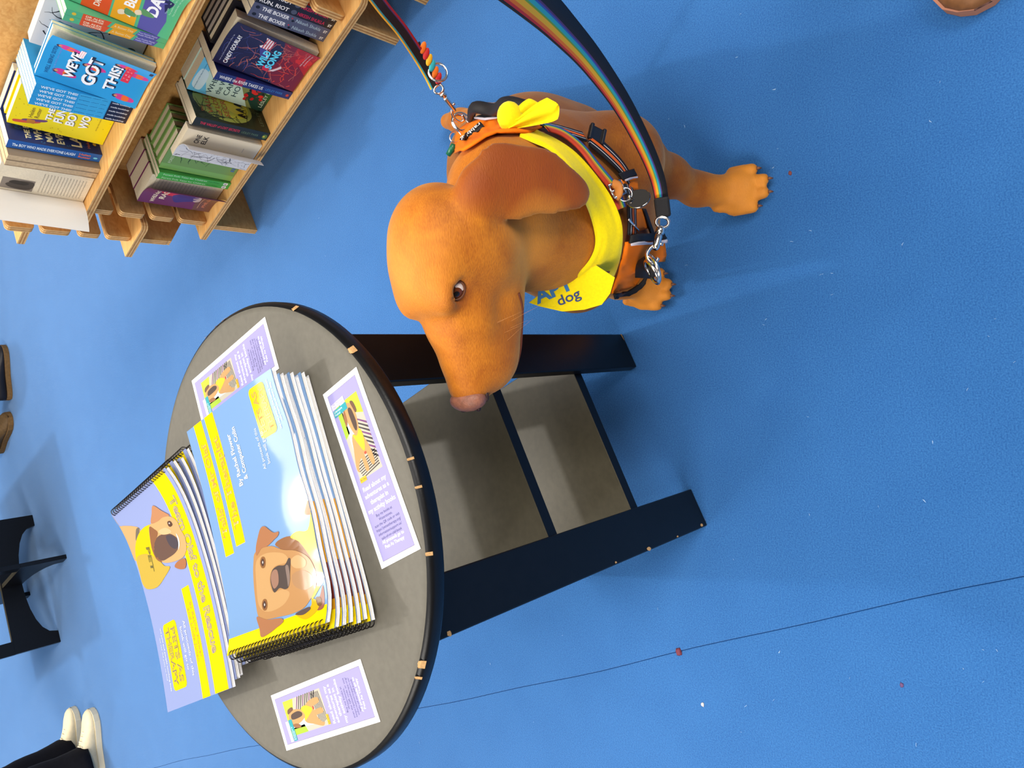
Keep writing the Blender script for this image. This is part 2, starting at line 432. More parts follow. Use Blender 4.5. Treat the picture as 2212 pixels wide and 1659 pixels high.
# ================================================================ BOOKMARK CARDS
def dim(c): return tuple(int(round(v*0.86)) for v in c)
def card(r, g, b): return ink(*dim((r, g, b)), 0.7)
PURPLE = card(165, 158, 216); WHITE = card(250, 250, 250); DARKTX = card(38, 34, 92)
def dog_photo(p, x0, y0, w, h, L=3):
    """the printed picture of a tan dog in a yellow neckerchief on a striped chair"""
    def q(u, v): return (x0+u*w, y0+v*h)
    S = lambda pts: [q(*a) for a in pts]
    p.rect(x0, y0, x0+w, y0+h, card(196, 190, 172), L)
    p.poly(S([(0, .55), (.22, .60), (.2, 1), (0, 1)]), card(168, 205, 40), L+1)
    p.poly(S([(.5, .82), (1, .72), (1, 1), (.45, 1)]), card(190, 220, 45), L+1)
    p.poly(S([(.14, .35), (.42, .45), (.38, 1), (.18, 1)]), card(205, 222, 226), L+1)
    for k in range(9):
        v = .72-k*.055; p.poly(S([(.62, v), (1, v-.12), (1, v-.15), (.62, v-.02)]), card(60, 52, 56) if k % 3 else card(120, 60, 120), L+2)
    for k in range(7):
        v = .2-k*.03; p.poly(S([(.05+.02*k, v), (.95, v+.05), (.95, v+.035), (.05+.02*k, v-.012)]), card(70, 55, 45), L+2)
    tan = card(200, 152, 92); dk = card(74, 52, 42)
    p.blob(S([(.28, .55), (.62, .5), (.78, .34), (.8, .12), (.66, .1), (.6, .26), (.5, .27), (.5, .08), (.36, .07), (.34, .24), (.14, .16), (.1, .1), (.02, .16), (.14, .36)]), tan, L+3)
    p.blob(S([(.3, .88), (.45, .95), (.62, .92), (.7, .8), (.64, .6), (.5, .5), (.36, .58), (.28, .74)]), tan, L+4)
    p.blob(S([(.3, .9), (.2, .84), (.17, .7), (.26, .72), (.31, .8)]), card(150, 96, 52), L+5)
    p.blob(S([(.62, .94), (.74, .92), (.78, .8), (.7, .78), (.66, .84)]), card(110, 72, 48), L+5)
    p.blob(S([(.44, .86), (.58, .86), (.62, .68), (.54, .58), (.45, .62)]), dk, L+5)
    p.blob(S([(.3, .56), (.46, .52), (.64, .58), (.7, .46), (.56, .3), (.42, .4)]), card(236, 200, 20), L+6)
    p.ell(*q(.56, .27), .05*w, .018*h, card(190, 70, 40), L+7)
def bookmark(label, o, ux, uy, bend=0.0):
    """70 x 210 mm card; o is its lower left corner, uy runs from foot to head"""
    o = Vector(o); un = Z
    r = thing('bookmark', label, 'bookmark', o+ux*0.035+uy*0.105, 'purple bookmarks lying on the black table')
    m = MB(); m.box(o+ux*0.035+uy*0.105+Z*0.0004, (ux, uy, Z), (0.035, 0.105, 0.0004), 0, 0)
    m.build('card', [mat('white_card', rgb(250, 249, 247), 0.7, 0.25)], r)
    p = Print(70, 210)
    p.rect(6.2, 6.2, 63.8, 203.8, card(96, 84, 84), 1); p.rect(6.6, 6.6, 63.4, 203.4, PURPLE, 2)
    dog_photo(p, 14, 97, 43, 90, 3)
    p.poly([(8, 185), (33, 186), (33, 193), (8, 192)], card(228, 222, 240), 12); p.poly([(8, 176), (34, 177), (34, 185), (8, 184)], card(20, 160, 172), 12)
    p.text('THE TIMES AND', 9.5, 189.5, 3.4, card(140, 130, 190), 13, width=22); p.text('CHELTENHAM', 9.5, 186.3, 3.2, card(140, 130, 190), 13, width=22)
    p.text('Literature', 9.5, 181, 4.0, WHITE, 13); p.text('Festival', 9.5, 177.6, 3.6, WHITE, 13)
    p.rect(14, 94, 26, 99.5, card(232, 186, 20), 12); p.text('Mr Olaf', 15, 95.6, 3.2, card(90, 60, 20), 13)
    for i, t in enumerate(('Read about my', 'adventures as a', 'therapist in', 'my activity books')): p.text(t, 35, 84-i*8.2, 7.2, WHITE, 4, align='c', bold=0.015)
    for i, t in enumerate(('Buy my books at', 'Waterstones,', 'scan the QR code or visit', 'https://petsastherapy.org/', 'information/support-us/', 'tails-of-mr-olaf-book')): p.text(t, 35, 52.5-i*5.0, 4.4, DARKTX, 4, align='c')
    for i, t in enumerate(('All proceeds go to', 'Pets As Therapy')): p.text(t, 35, 23-i*5.6, 5.2, WHITE, 4, align='c', bold=0.015)
    p.build('print', r, flatsurf(o+Z*0.0008, ux, uy, Z), eps=0.00003)
    return r
TT0 = TZ+0.0002
def bm_from(pfoot, phead, label, right):
    """foot-left corner, head-left corner in the photograph, lying on the table top"""
    a = at(*pfoot, TT0); b = at(*phead, TT0); uy = (b-a).normalized(); ux = Vector((uy.y, -uy.x, 0))
    mid = (a+b)/2-uy*0.105
    return bookmark(label, mid, ux, uy)
bm_from((826.8, 1231.3), (698, 850.5), 'purple bookmark lying along the near rim of the black table, right of the books', 1)
# the other two lie with their heads pointing away from the near rim
def bm_rect(c, uy, label):
    ux = Vector((uy.y, -uy.x, 0)); return bookmark(label, Vector(c)-ux*0.035-uy*0.105, ux, uy)
bm_rect((0.0399, 0.9246, TT0), Vector((-0.3225, 0.9466, 0)).normalized(), 'purple bookmark tucked half under the glossy books at the far side of the table')
bm_rect((-0.3689, 0.7793, TT0), Vector((-0.3905, 0.9206, 0)).normalized(), 'purple bookmark lying by itself at the left end of the table beside the wire spines')

# ================================================================ SPIRAL-BOUND BOOKS ON THE TABLE
M_PAGE = mat('white_pages', rgb(252, 249, 247), 0.7, 0.3, noise=0.05, nscale=500, stretch=(1, 1, 14))
M_WIRE = mat('black_wire', rgb(38, 34, 34), 0.25, 0.6, metal=0.6)
def gloss(r, g, b): return ink(*dim((r, g, b)), 0.07)
SKY = gloss(128, 166, 214); YEL = gloss(250, 222, 8); LAV = gloss(152, 166, 216)
M_BACK = ink(240, 240, 244, 0.2)
STAG = [0.0]
def spiral_book(name, label, group, O, U, V, zf, th, printer, detail, cover_mat):
    """O,U,V corner and edges in plan (metres); zf(u) height of the book's underside above the table"""
    def S(u, v, d=0.0):
        return Vector((O.x+U.x*u+V.x*v, O.y+U.y*u+V.y*v, TZ+zf(u, v)+d))
    c = S(0.5, 0.5); r = thing(name, label, 'book', (c.x, c.y, TZ+zf(0.5, 0.5)), group)
    N = 22
    def slab(nm, d0, d1, u0, u1, v0, v1, mt, n2=None):
        vs = []; fs = []
        for i in range(N+1):
            u = u0+(u1-u0)*i/N
            for v, d in ((v0, d0), (v1, d0), (v1, d1), (v0, d1)): vs.append(S(u, v, d))
        for i in range(N):
            for k in range(4): fs.append((i*4+k, (i+1)*4+k, (i+1)*4+(k+1) % 4, i*4+(k+1) % 4))
        fs.append((0, 1, 2, 3)); fs.append((N*4+3, N*4+2, N*4+1, N*4))
        o = obj(nm, vs, fs, mt, r); return o
    slab('back_cover', 0.0002, 0.0007, 0.0, 1.0, 0.0, 1.0, [M_BACK])
    # leaves fanned in four bundles so that their edges show as separate lines
    nb = 4; h = th-0.0016
    for k in range(nb):
        a = random.uniform(-.003, .003)
        slab('pages', 0.0008+h*k/nb, 0.0008+h*(k+0.86)/nb, 0.006+a, 0.992+a, 0.006+a, 0.994+a, [M_PAGE])
    fc = slab('front_cover', th-0.0007, th, 0.0, 1.0, 0.0, 1.0, [cover_mat])
    if printer:
        p = Print(297, 210); printer(p, S, th)
        p.build('cover_print', fc, lambda x, y, d: S(x/297.0, y/210.0, th+d), grid=10, eps=0.00011)
    stag = 0.018 if random.random() < 0 else STAG[0]; STAG[0] = 0.018-STAG[0]
    w = MB(); holes = 26; vd = Vector((V.x, V.y, 0)).normalized(); ud = Vector((U.x, U.y, 0)).normalized()
    for i in range(holes):
        v = 0.03+0.915*i/(holes-1)+stag
        for dv in ((-0.0011, 0.0011) if detail else (0.0,)):
            q = S(0.0, v, th*0.5)+vd*dv-ud*0.0008
            w.ring(q, vd, 0.0056, 0.00042 if detail else 0.0007, 14, 4, 0, xdir=ud)
    w.build('wire_spine', [M_WIRE], r)
    return r
def px2uv(S, th, pts):
    """photo pixels of the printed cover art -> millimetres on the cover"""
    o = S(0, 0, th); U = S(1, 0, th)-o; V = S(0, 1, th)-o; U.z = 0; V.z = 0; out = []
    for x, y in pts:
        u, v = 0.5, 0.5
        for it in range(6):
            q = at(x, y, S(min(max(u, 0), 1), v, th).z)-o
            det = U.x*V.y-U.y*V.x; u = (q.x*V.y-q.y*V.x)/det; v = (U.x*q.y-U.y*q.x)/det
        out.append((min(max(u*297, 0.3), 296.7), min(max(v*210, 0.3), 209.7)))
    return out
def tails_print(p, S, th):
    B = lambda pts, m, L: p.blob(px2uv(S, th, [(450+x/5.53, 1050+y/5.53) for x, y in pts]), m, L, 4)
    G = gloss
    p.rect(0.2, 0.2, 296.8, 209.8, SKY, 1)
    p.rect(0.2, 0.2, 19, 209.8, YEL, 2)
    p.rect(118, 168, 296.8, 189, YEL, 3); p.rect(124, 137, 296.8, 159, YEL, 3)
    p.rect(117.4, 167.4, 296.8, 189.6, G(214, 196, 190), 2); p.rect(123.4, 136.4, 296.8, 159.6, G(214, 196, 190), 2)
    p.text("'Tails' of Mr Olaf", 140, 172.5, 17, G(214, 158, 92), 5, width=128, bold=0.03); p.text("'Tails' of Mr Olaf", 140, 172.5, 17, G(250, 226, 50), 6, width=128, bold=-0.012)
    p.text('The Therapist', 144, 141.5, 18, G(214, 158, 92), 5, width=122, bold=0.03); p.text('The Therapist', 144, 141.5, 18, G(250, 226, 50), 6, width=122, bold=-0.012)
    p.text('By Rachel Flower', 190, 112, 12, G(250, 250, 252), 5, width=68, bold=0.015)
    p.text('& Computer Colin', 194, 98, 12, G(250, 250, 252), 5, width=68, bold=0.015)
    p.text('All proceeds of this', 192, 56, 8, G(232, 240, 250), 5, width=52); p.text('book will go to', 196, 46, 8, G(232, 240, 250), 5, width=40)
    p.rrect(226, 19, 290, 51, 6, YEL, 3)
    p.text('PETS AS', 232, 37, 13, G(222, 168, 84), 5, width=52, bold=0.02); p.text('THERAPY', 231, 22.5, 13, G(222, 168, 84), 5, width=54, bold=0.02)
    p.text('we see pets as the healing touch', 226, 11, 4.5, G(235, 240, 250), 5, width=62); p.text('visit from us to find a dog', 234, 6, 4, G(235, 240, 250), 5, width=48)
    tan = G(190, 142, 92); tan2 = G(204, 160, 108); ear = G(176, 120, 84); br = G(150, 104, 70); dk = G(86, 74, 70)
    B([(1150, 330), (1190, 160), (1230, 220), (1262, 300), (1250, 330)], G(176, 116, 66), 3)
    B([(800, 700), (880, 625), (1000, 600), (1110, 680), (1230, 800), (1300, 980), (1310, 1150), (1250, 1330), (1000, 1200), (900, 800)], br, 3)
    B([(1225, 300), (1270, 290), (1330, 640), (1385, 1000), (1392, 1110), (1330, 1220), (1265, 1330), (1240, 1325), (1300, 1180), (1300, 1050), (1255, 900), (1180, 780), (1085, 660), (985, 610), (1060, 540), (1190, 520)], G(246, 212, 10), 5)
    B([(1300, 560), (1345, 760), (1380, 1000), (1340, 1000), (1310, 800)], G(228, 184, 10), 6)
    B([(1240, 1335), (1330, 1395), (1290, 1500), (1165, 1590), (1050, 1535), (1150, 1515), (1235, 1420)], G(222, 176, 24), 5)
    B([(1370, 1180), (1392, 1300), (1380, 1450), (1300, 1480), (1300, 1380), (1340, 1300)], G(150, 92, 70), 4)
    B([(1290, 1330), (1350, 1330), (1355, 1420), (1310, 1420)], G(120, 84, 40), 6)
    B([(560, 800), (640, 742), (760, 715), (900, 760), (1050, 770), (1190, 840), (1262, 950), (1296, 1080), (1285, 1220), (1225, 1350), (1140, 1460), (1000, 1525), (850, 1560), (700, 1592), (610, 1565), (580, 1450), (555, 1250), (542, 1050), (545, 900)], tan, 6)
    B([(580, 900), (700, 800), (900, 800), (960, 900), (800, 960), (740, 1100), (780, 1260), (900, 1230), (980, 1280), (900, 1420), (720, 1500), (610, 1420), (580, 1150)], tan2, 7)
    B([(1000, 870), (1080, 820), (1170, 880), (1160, 960), (1060, 980), (1000, 940)], G(208, 166, 116), 8)
    B([(1010, 1060), (1130, 1000), (1240, 1060), (1250, 1180), (1150, 1240), (1030, 1180)], G(178, 136, 96), 8)
    B([(575, 740), (600, 600), (632, 500), (680, 480), (740, 525), (790, 555), (845, 543), (838, 592), (790, 640), (742, 690), (700, 722), (640, 745), (585, 830)], ear, 8)
    B([(585, 1560), (700, 1592), (820, 1580), (880, 1578), (905, 1612), (860, 1660), (820, 1690), (730, 1760), (640, 1800), (618, 1700)], ear, 8)
    B([(750, 1100), (775, 1000), (840, 950), (920, 940), (965, 860), (990, 880), (985, 1000), (975, 1180), (930, 1230), (860, 1215), (800, 1270), (765, 1200)], dk, 9)
    B([(755, 1100), (780, 1010), (830, 1000), (850, 1100), (840, 1180), (790, 1220)], G(160, 122, 104), 10)
    B([(930, 960), (965, 950), (985, 1100), (965, 1200), (950, 1100)], G(140, 120, 110), 10)
    for ex, ey in ((660, 910), (682, 1415)):
        B([(ex-34, ey), (ex-16, ey-62), (ex+20, ey-62), (ex+34, ey), (ex+20, ey+62), (ex-16, ey+62)], G(146, 100, 62), 9)
        B([(ex-22, ey), (ex, ey-48), (ex+20, ey), (ex, ey+48)], G(86, 64, 56), 10)
        B([(ex-6, ey), (ex, ey-20), (ex+8, ey), (ex, ey+16)], G(215, 205, 200), 11)
    B([(1045, 1530), (1120, 1480), (1210, 1440), (1225, 1470), (1140, 1535)], G(96, 80, 76), 8)
def team_print(p, S, th):
    B = lambda pts, m, L: p.blob(px2uv(S, th, [(200+x/6.31, 1000+y/6.31) for x, y in pts]), m, L, 4)
    G = gloss
    p.rect(0.2, 0.2, 296.8, 209.8, LAV, 1)
    p.rect(0.2, 161, 296.8, 201, YEL, 3); p.rect(0.2, 160.3, 296.8, 201.7, G(220, 190, 200), 2)
    p.rect(150, 122, 296.8, 146, YEL, 3); p.rect(150, 121.3, 296.8, 146.7, G(220, 190, 200), 2)
    p.text('Team Olaf to the Rescue', 34, 173, 26, G(150, 134, 176), 5, width=214, bold=0.03); p.text('Team Olaf to the Rescue', 35, 173, 26, G(240, 208, 40), 6, width=212, bold=-0.014)
    p.text('By Rachel Flower', 172, 135.5, 9, G(225, 170, 70), 5, width=74); p.text('and Linda Julian', 178, 125.5, 9, G(225, 170, 70), 5, width=72)
    p.text('All proceeds of this', 190, 103, 10, G(245, 247, 252), 5, width=74); p.text('book will go to', 196, 90, 10, G(245, 247, 252), 5, width=58)
    p.rrect(182, 34, 274, 80, 7, YEL, 3)
    p.text('PETS AS', 190, 59, 19, G(150, 130, 120), 5, width=76, bold=0.03); p.text('PETS AS', 190, 59, 19, G(238, 206, 40), 6, width=76, bold=-0.014)
    p.text('THERAPY', 188, 40, 18, G(150, 130, 120), 5, width=80, bold=0.03); p.text('THERAPY', 188, 40, 18, G(238, 206, 40), 6, width=80, bold=-0.014)
    p.text('we pets and people touching lives', 184, 24, 6, G(240, 244, 252), 5, width=88, bold=0.01); p.text('we see the pets to find', 196, 16, 5, G(240, 244, 252), 5, width=60)
    tan = G(214, 172, 118); ear = G(196, 140, 100)
    B([(196, 738), (330, 880), (430, 856), (560, 862), (640, 892), (680, 1000), (660, 1200), (600, 1330), (560, 1290), (440, 1090), (340, 920), (255, 820)], tan, 4)
    B([(600, 900), (640, 890), (640, 990), (600, 1060), (592, 1000)], G(120, 110, 96), 5)
    B([(620, 1000), (690, 890), (790, 838), (840, 860), (800, 930), (800, 1040), (840, 1180), (910, 1310), (985, 1400), (1062, 1420), (985, 1560), (890, 1690), (760, 1720), (690, 1650), (650, 1500), (600, 1320), (588, 1150)], G(240, 205, 20), 6)
    B([(610, 1290), (760, 1240), (900, 1320), (990, 1405), (1060, 1425), (980, 1560), (890, 1690), (760, 1720), (690, 1650), (650, 1500)], G(206, 176, 74), 7)  # greyer half of the scarf: reflection on the cover put into the print colour
    p.text('PET', *px2uv(S, th, [(200+735/6.31, 1000+1150/6.31)])[0], 15, G(130, 120, 60), 9, rot=math.radians(-12), width=36, bold=0.03)
    B([(800, 830), (900, 758), (1000, 722), (1095, 740), (1165, 805), (1205, 900), (1262, 1000), (1284, 1100), (1282, 1200), (1235, 1290), (1120, 1342), (1000, 1360), (900, 1322), (832, 1200), (792, 1040), (776, 900)], tan, 8)
    B([(780, 880), (850, 900), (900, 960), (860, 1100), (900, 1260), (960, 1350), (880, 1310), (812, 1150)], G(150, 102, 70), 9)
    B([(890, 1010), (1000, 962), (1090, 972), (1180, 1040), (1195, 1120), (1140, 1220), (1050, 1288), (960, 1330), (872, 1280), (842, 1150)], G(112, 86, 76), 9)
    B([(1010, 1000), (1090, 985), (1165, 1050), (1180, 1110), (1140, 1170), (1060, 1120)], G(84, 76, 82), 10)
    B([(1148, 958), (1185, 1020), (1198, 1110), (1178, 1180), (1180, 1080)], G(250, 244, 236), 11)
    B([(905, 930), (1000, 880), (1080, 920), (1060, 960), (960, 975)], G(226, 190, 140), 10)
    B([(1030, 800), (1070, 790), (1100, 840), (1070, 870), (1040, 850)], G(96, 70, 58), 10); B([(1048, 815), (1062, 812), (1066, 826), (1052, 830)], G(220, 214, 210), 11)
    B([(830, 580), (950, 650), (1050, 705), (1040, 722), (960, 742), (900, 792), (806, 822), (815, 690)], ear, 10)
    B([(1170, 1340), (1272, 1300), (1278, 1420), (1210, 1447), (1128, 1412)], G(178, 118, 80), 10)
# top-of-stack corners read off the photograph; the lower books fan out towards the near rim
NT = 7
tO = Vector((-0.2345, 0.672, 0)); tU = Vector((0.2775, 0.0945, 0)); tV = Vector((-0.083, 0.199, 0))
tU = tU.normalized()*0.289; tV = Vector((-tU.y, tU.x, 0)).normalized()*0.214
for k in range(NT):
    f = (NT-1-k)/(NT-1)
    def zf(u, v, k=k): return 0.0006+0.0042*math.exp(-u/0.1)+k*(0.0063+0.0026*math.exp(-u/0.13)+0.0005*u*u)+0.0002*k*math.sin(u*6.0)-k/6*0.0055*max(0, 1-v/0.42)**2*(0.82+0.18*math.cos(2*math.pi*(u-0.75)/0.33))
    rot = Matrix.Rotation(math.radians([0.3, -0.4, 0.3, -0.2, 0.45, -0.45, 0][k]), 3, 'Z')
    o = tO+Vector((-0.006, -0.012, 0))*f-tU.normalized()*([.004, .002, .005, .003, .005, .006, 0][k])
    lab = ['at the very bottom of the right stack', 'second from the bottom of the right stack', 'third from the bottom of the right stack', 'in the middle of the right stack', 'third from the top of the right stack', 'second from the top of the right stack', 'on top of the right stack, large dog face cover'][k]
    spiral_book('activity_book', 'glossy wire-bound book '+lab, 'activity books in the right-hand stack', o, rot @ tU, rot @ tV, zf, 0.0058, tails_print if k >= NT-1 else (lambda p, S, th: (p.rect(0.2, 0.2, 296.8, 209.8, SKY, 1), p.rect(0.2, 0.2, 140, 30, gloss(214, 150, 20), 2), p.rect(30, 0.2, 70, 24, gloss(110, 40, 30), 3), p.rect(.2, .2, 19, 209.8, YEL, 3))), k >= NT-2, SKY)
NM = 5
mO = Vector((-0.151, 1.212, 0)); mU = Vector((-0.283, -0.111, 0)).normalized()*0.302; mV = Vector((-mU.y, mU.x, 0)).normalized()*0.203
for k in range(NM):
    f = (NM-1-k)/(NM-1)
    def zf(u, v, k=k): return 0.0006+0.0042*math.exp(-u/0.1)+k*(0.0058+0.0036*math.exp(-u/0.2)+0.001*u)+0.006*math.exp(-u/0.2)*(k+1)/NM+0.006*max(0, u-0.45)**2*4
    rot = Matrix.Rotation(math.radians([-1.0, .6, -.8, 0.4, 0][k]), 3, 'Z')
    o = mO+Vector((0.030, 0.004, 0))*f*0.9+Vector((0, 0.0, 0))
    lab = ['at the bottom of the left stack', 'second from the bottom of the left stack', 'in the middle of the left stack', 'second from the top of the left stack', 'on top of the left stack, dog in yellow scarf cover'][k]
    spiral_book('activity_book', 'glossy wire-bound book '+lab, 'activity books in the left-hand stack', o, rot @ mU, rot @ mV, zf, 0.0052, team_print if k == NM-1 else (lambda p, S, th: (p.rect(0.2, 0.2, 296.8, 209.8, LAV, 1), p.rect(.2, 161, 296.8, 201, YEL, 2))), True, LAV)
# ================================================================ PLYWOOD BOOK DISPLAY
DA = Vector((0.52585, 2.05765, 0)); AX = Vector((0.43661899, -0.89964652, 0)); QX = Vector((0.89964652, 0.43661899, 0))
def D(s, q, z): return DA+AX*s+QX*q+Z*z
def ply_mat():
    m = bpy.data.materials.new('birch_plywood'); m.use_nodes = True; nt = m.node_tree; b = nt.nodes['Principled BSDF']
    b.inputs['Roughness'].default_value = 0.5; b.inputs['Specular IOR Level'].default_value = 0.35
    tc = nt.nodes.new('ShaderNodeTexCoord'); mp = nt.nodes.new('ShaderNodeMapping')
    mp.inputs['Rotation'].default_value = (0, 0, math.atan2(AX.y, AX.x)*-1); mp.inputs['Scale'].default_value = (1.5, 22, 22)
    n = nt.nodes.new('ShaderNodeTexNoise'); n.inputs['Scale'].default_value = 5; n.inputs['Detail'].default_value = 7; n.inputs['Distortion'].default_value = 0.6
    r = nt.nodes.new('ShaderNodeValToRGB'); r.color_ramp.elements[0].position = 0.3; r.color_ramp.elements[0].color = rgb(206, 150, 84)
    r.color_ramp.elements[1].position = 0.72; r.color_ramp.elements[1].color = rgb(228, 180, 112)
    nt.links.new(tc.outputs['Object'], mp.inputs[0]); nt.links.new(mp.outputs[0], n.inputs[0]); nt.links.new(n.outputs[0], r.inputs[0]); nt.links.new(r.outputs[0], b.inputs['Base Color'])
    return m
M_PLY = ply_mat()
M_EDGE = mat('plywood_edge', rgb(214, 172, 112), 0.6, 0.3, noise=0.12, nscale=90)
M_EDGED = mat('plywood_edge_dark_ply', rgb(176, 124, 70), 0.65, 0.3, noise=0.12, nscale=90)
def board(name, poly, o, ux, uy, un, t, parent):
    """plywood board: outline in metres, thickness along un; the edge shows its glued plies"""
    m = MB(); plies = 5
    for k in range(plies):
        d0 = t*k/plies; d1 = t*(k+1)/plies
        m.prism(poly, o+un*d0, ux, uy, un, d1-d0, 0, 1 if k % 2 == 0 else 2)
    # drop the hidden faces between plies
    keep = [(f, mi) for f, mi in zip(m.f, m.m)]
    n = len(poly); F = []; M = []
    per = n+2
    for i, (f, mi) in enumerate(keep):
        k = i//per; j = i % per
        if j < 2:
            if (k == 0 and j == 1) or (k == plies-1 and j == 0): F.append(f); M.append(mi)
        else: F.append(f); M.append(mi)
    m.f = F; m.m = M; m.sm = [False]*len(F)
    return m.build(name, [M_PLY, M_EDGE, M_EDGED], parent)
def rnd_corner(cx, cy, r, a0, n=4): return [(cx+r*math.cos(math.radians(a0+90*k/n)), cy+r*math.sin(math.radians(a0+90*k/n))) for k in range(n+1)]
def comb(bottom, top):
    """front edge (q,z) of a slotted upright from bottom to top, tongues with rounded ends"""
    slots = [(.238, .254), (.317, .334), (.400, .416), (.470, .490), (.560, .577), (.640, .657)]
    pts = []; q0 = 0.012; r = 0.010; z = bottom
    edges = [s for s in slots if s[0] > bottom+0.02 and s[1] < top-0.01]
    start = .1585 if bottom < .15 else bottom
    if bottom < .15: pts += [(0.004, 0.0), (0.004, .139), (.045, .1395), (.045, .1585)]
    z0 = start
    for a, b in edges+[(top, top)]:
        pts += [(p, w) for p, w in [(q0+r-r*math.sin(math.radians(t)), z0+r-r*math.cos(math.radians(t))) for t in (0, 30, 60, 90)]]
        pts += [(q0+r-r*math.cos(math.radians(t)), a-r+r*math.sin(math.radians(t))) for t in (0, 30, 60, 90)]
        if a < top: pts += [(.106, a), (.112, a+0.003), (.112, b-0.003), (.106, b)]
        z0 = b
    return pts
stand = thing('book_display_stand', 'birch plywood stepped book display with slotted uprights, full of books', 'display stand', D(0.39, 0.08, 0))
prof = comb(0.0, 0.70)+[(0.30, 0.70), (0.30, 0.0)]
board('slotted_upright', prof, D(-0.018, 0, 0), QX, Z, AX, 0.018, stand)
board('slotted_upright', prof, D(0.756, 0, 0), QX, Z, AX, 0.018, stand)
def shelf_board(name, s0, s1, q0, q1, z0, parent, r=0.022):
    poly = [(s0, q0)]+[(s1-r+r*math.cos(math.radians(t)), q0+r+r*math.sin(math.radians(t))) for t in (-90, -60, -30, 0)]+[(s1, q1), (s0, q1)]
    return board(name, poly, D(0, 0, z0), AX, QX, Z, 0.018, parent)
shelf_board('shelf', -0.062, 0.842, -0.003, 0.164, 0.140, stand)
shelf_board('shelf', -0.072, 0.842, -0.003, 0.164, 0.471, stand)
def back():
    m = MB(); S0, S1, Z1 = -0.13, 0.842, 0.80
    t = 0.018; q = 0.165
    def bx(a, b, c, d): m.prism([(a, c), (b, c), (b, d), (a, d)], D(0, q, 0), AX, Z, QX, t, 0, 1)
    zs0, zs1 = 0.380, 0.398
    bx(0.0, S1, 0.0, zs0); bx(S0, 0.0, 0.12, zs0); bx(S0, S1, zs1, Z1)
    xs = [S0, .268, .371, .398, .501, S1]
    for i in (0, 2, 4): bx(xs[i], xs[i+1], zs0, zs1)
    return m.build('back_board', [M_PLY, M_EDGE], stand)
back()
fp = [(.012, .224)]+[p for p in comb(0.226, 0.70) if p[1] > .23]+[(0.164, 0.70), (0.164, 0.12)]
board('slotted_upright', fp, D(-0.122, 0, 0), QX, Z, AX, 0.018, stand)
shelf_board('shelf_stub', -0.172, -0.035, -0.004, 0.10, 0.317, stand, 0.016)
shelf_board('shelf_stub', -0.235, -0.095, 0.06, 0.16, 0.560, stand, 0.016)
nst = thing('book_display_stand', 'plywood foot of a second display stand at the upper edge', 'display stand', D(1.25, 0.08, 0))
board('slotted_upright', comb(0.0, 0.70)+[(0.30, 0.70), (0.30, 0.0)], D(0.902-.018, 0, 0), QX, Z, AX, 0.018, nst)
board('slotted_upright', comb(0.0, 0.70)+[(0.30, 0.70), (0.30, 0.0)], D(1.64, 0, 0), QX, Z, AX, 0.018, nst)
shelf_board('shelf', 0.862, 1.74, -0.003, 0.164, 0.140, nst); shelf_board('shelf', 0.862, 1.74, -0.003, 0.164, 0.471, nst)

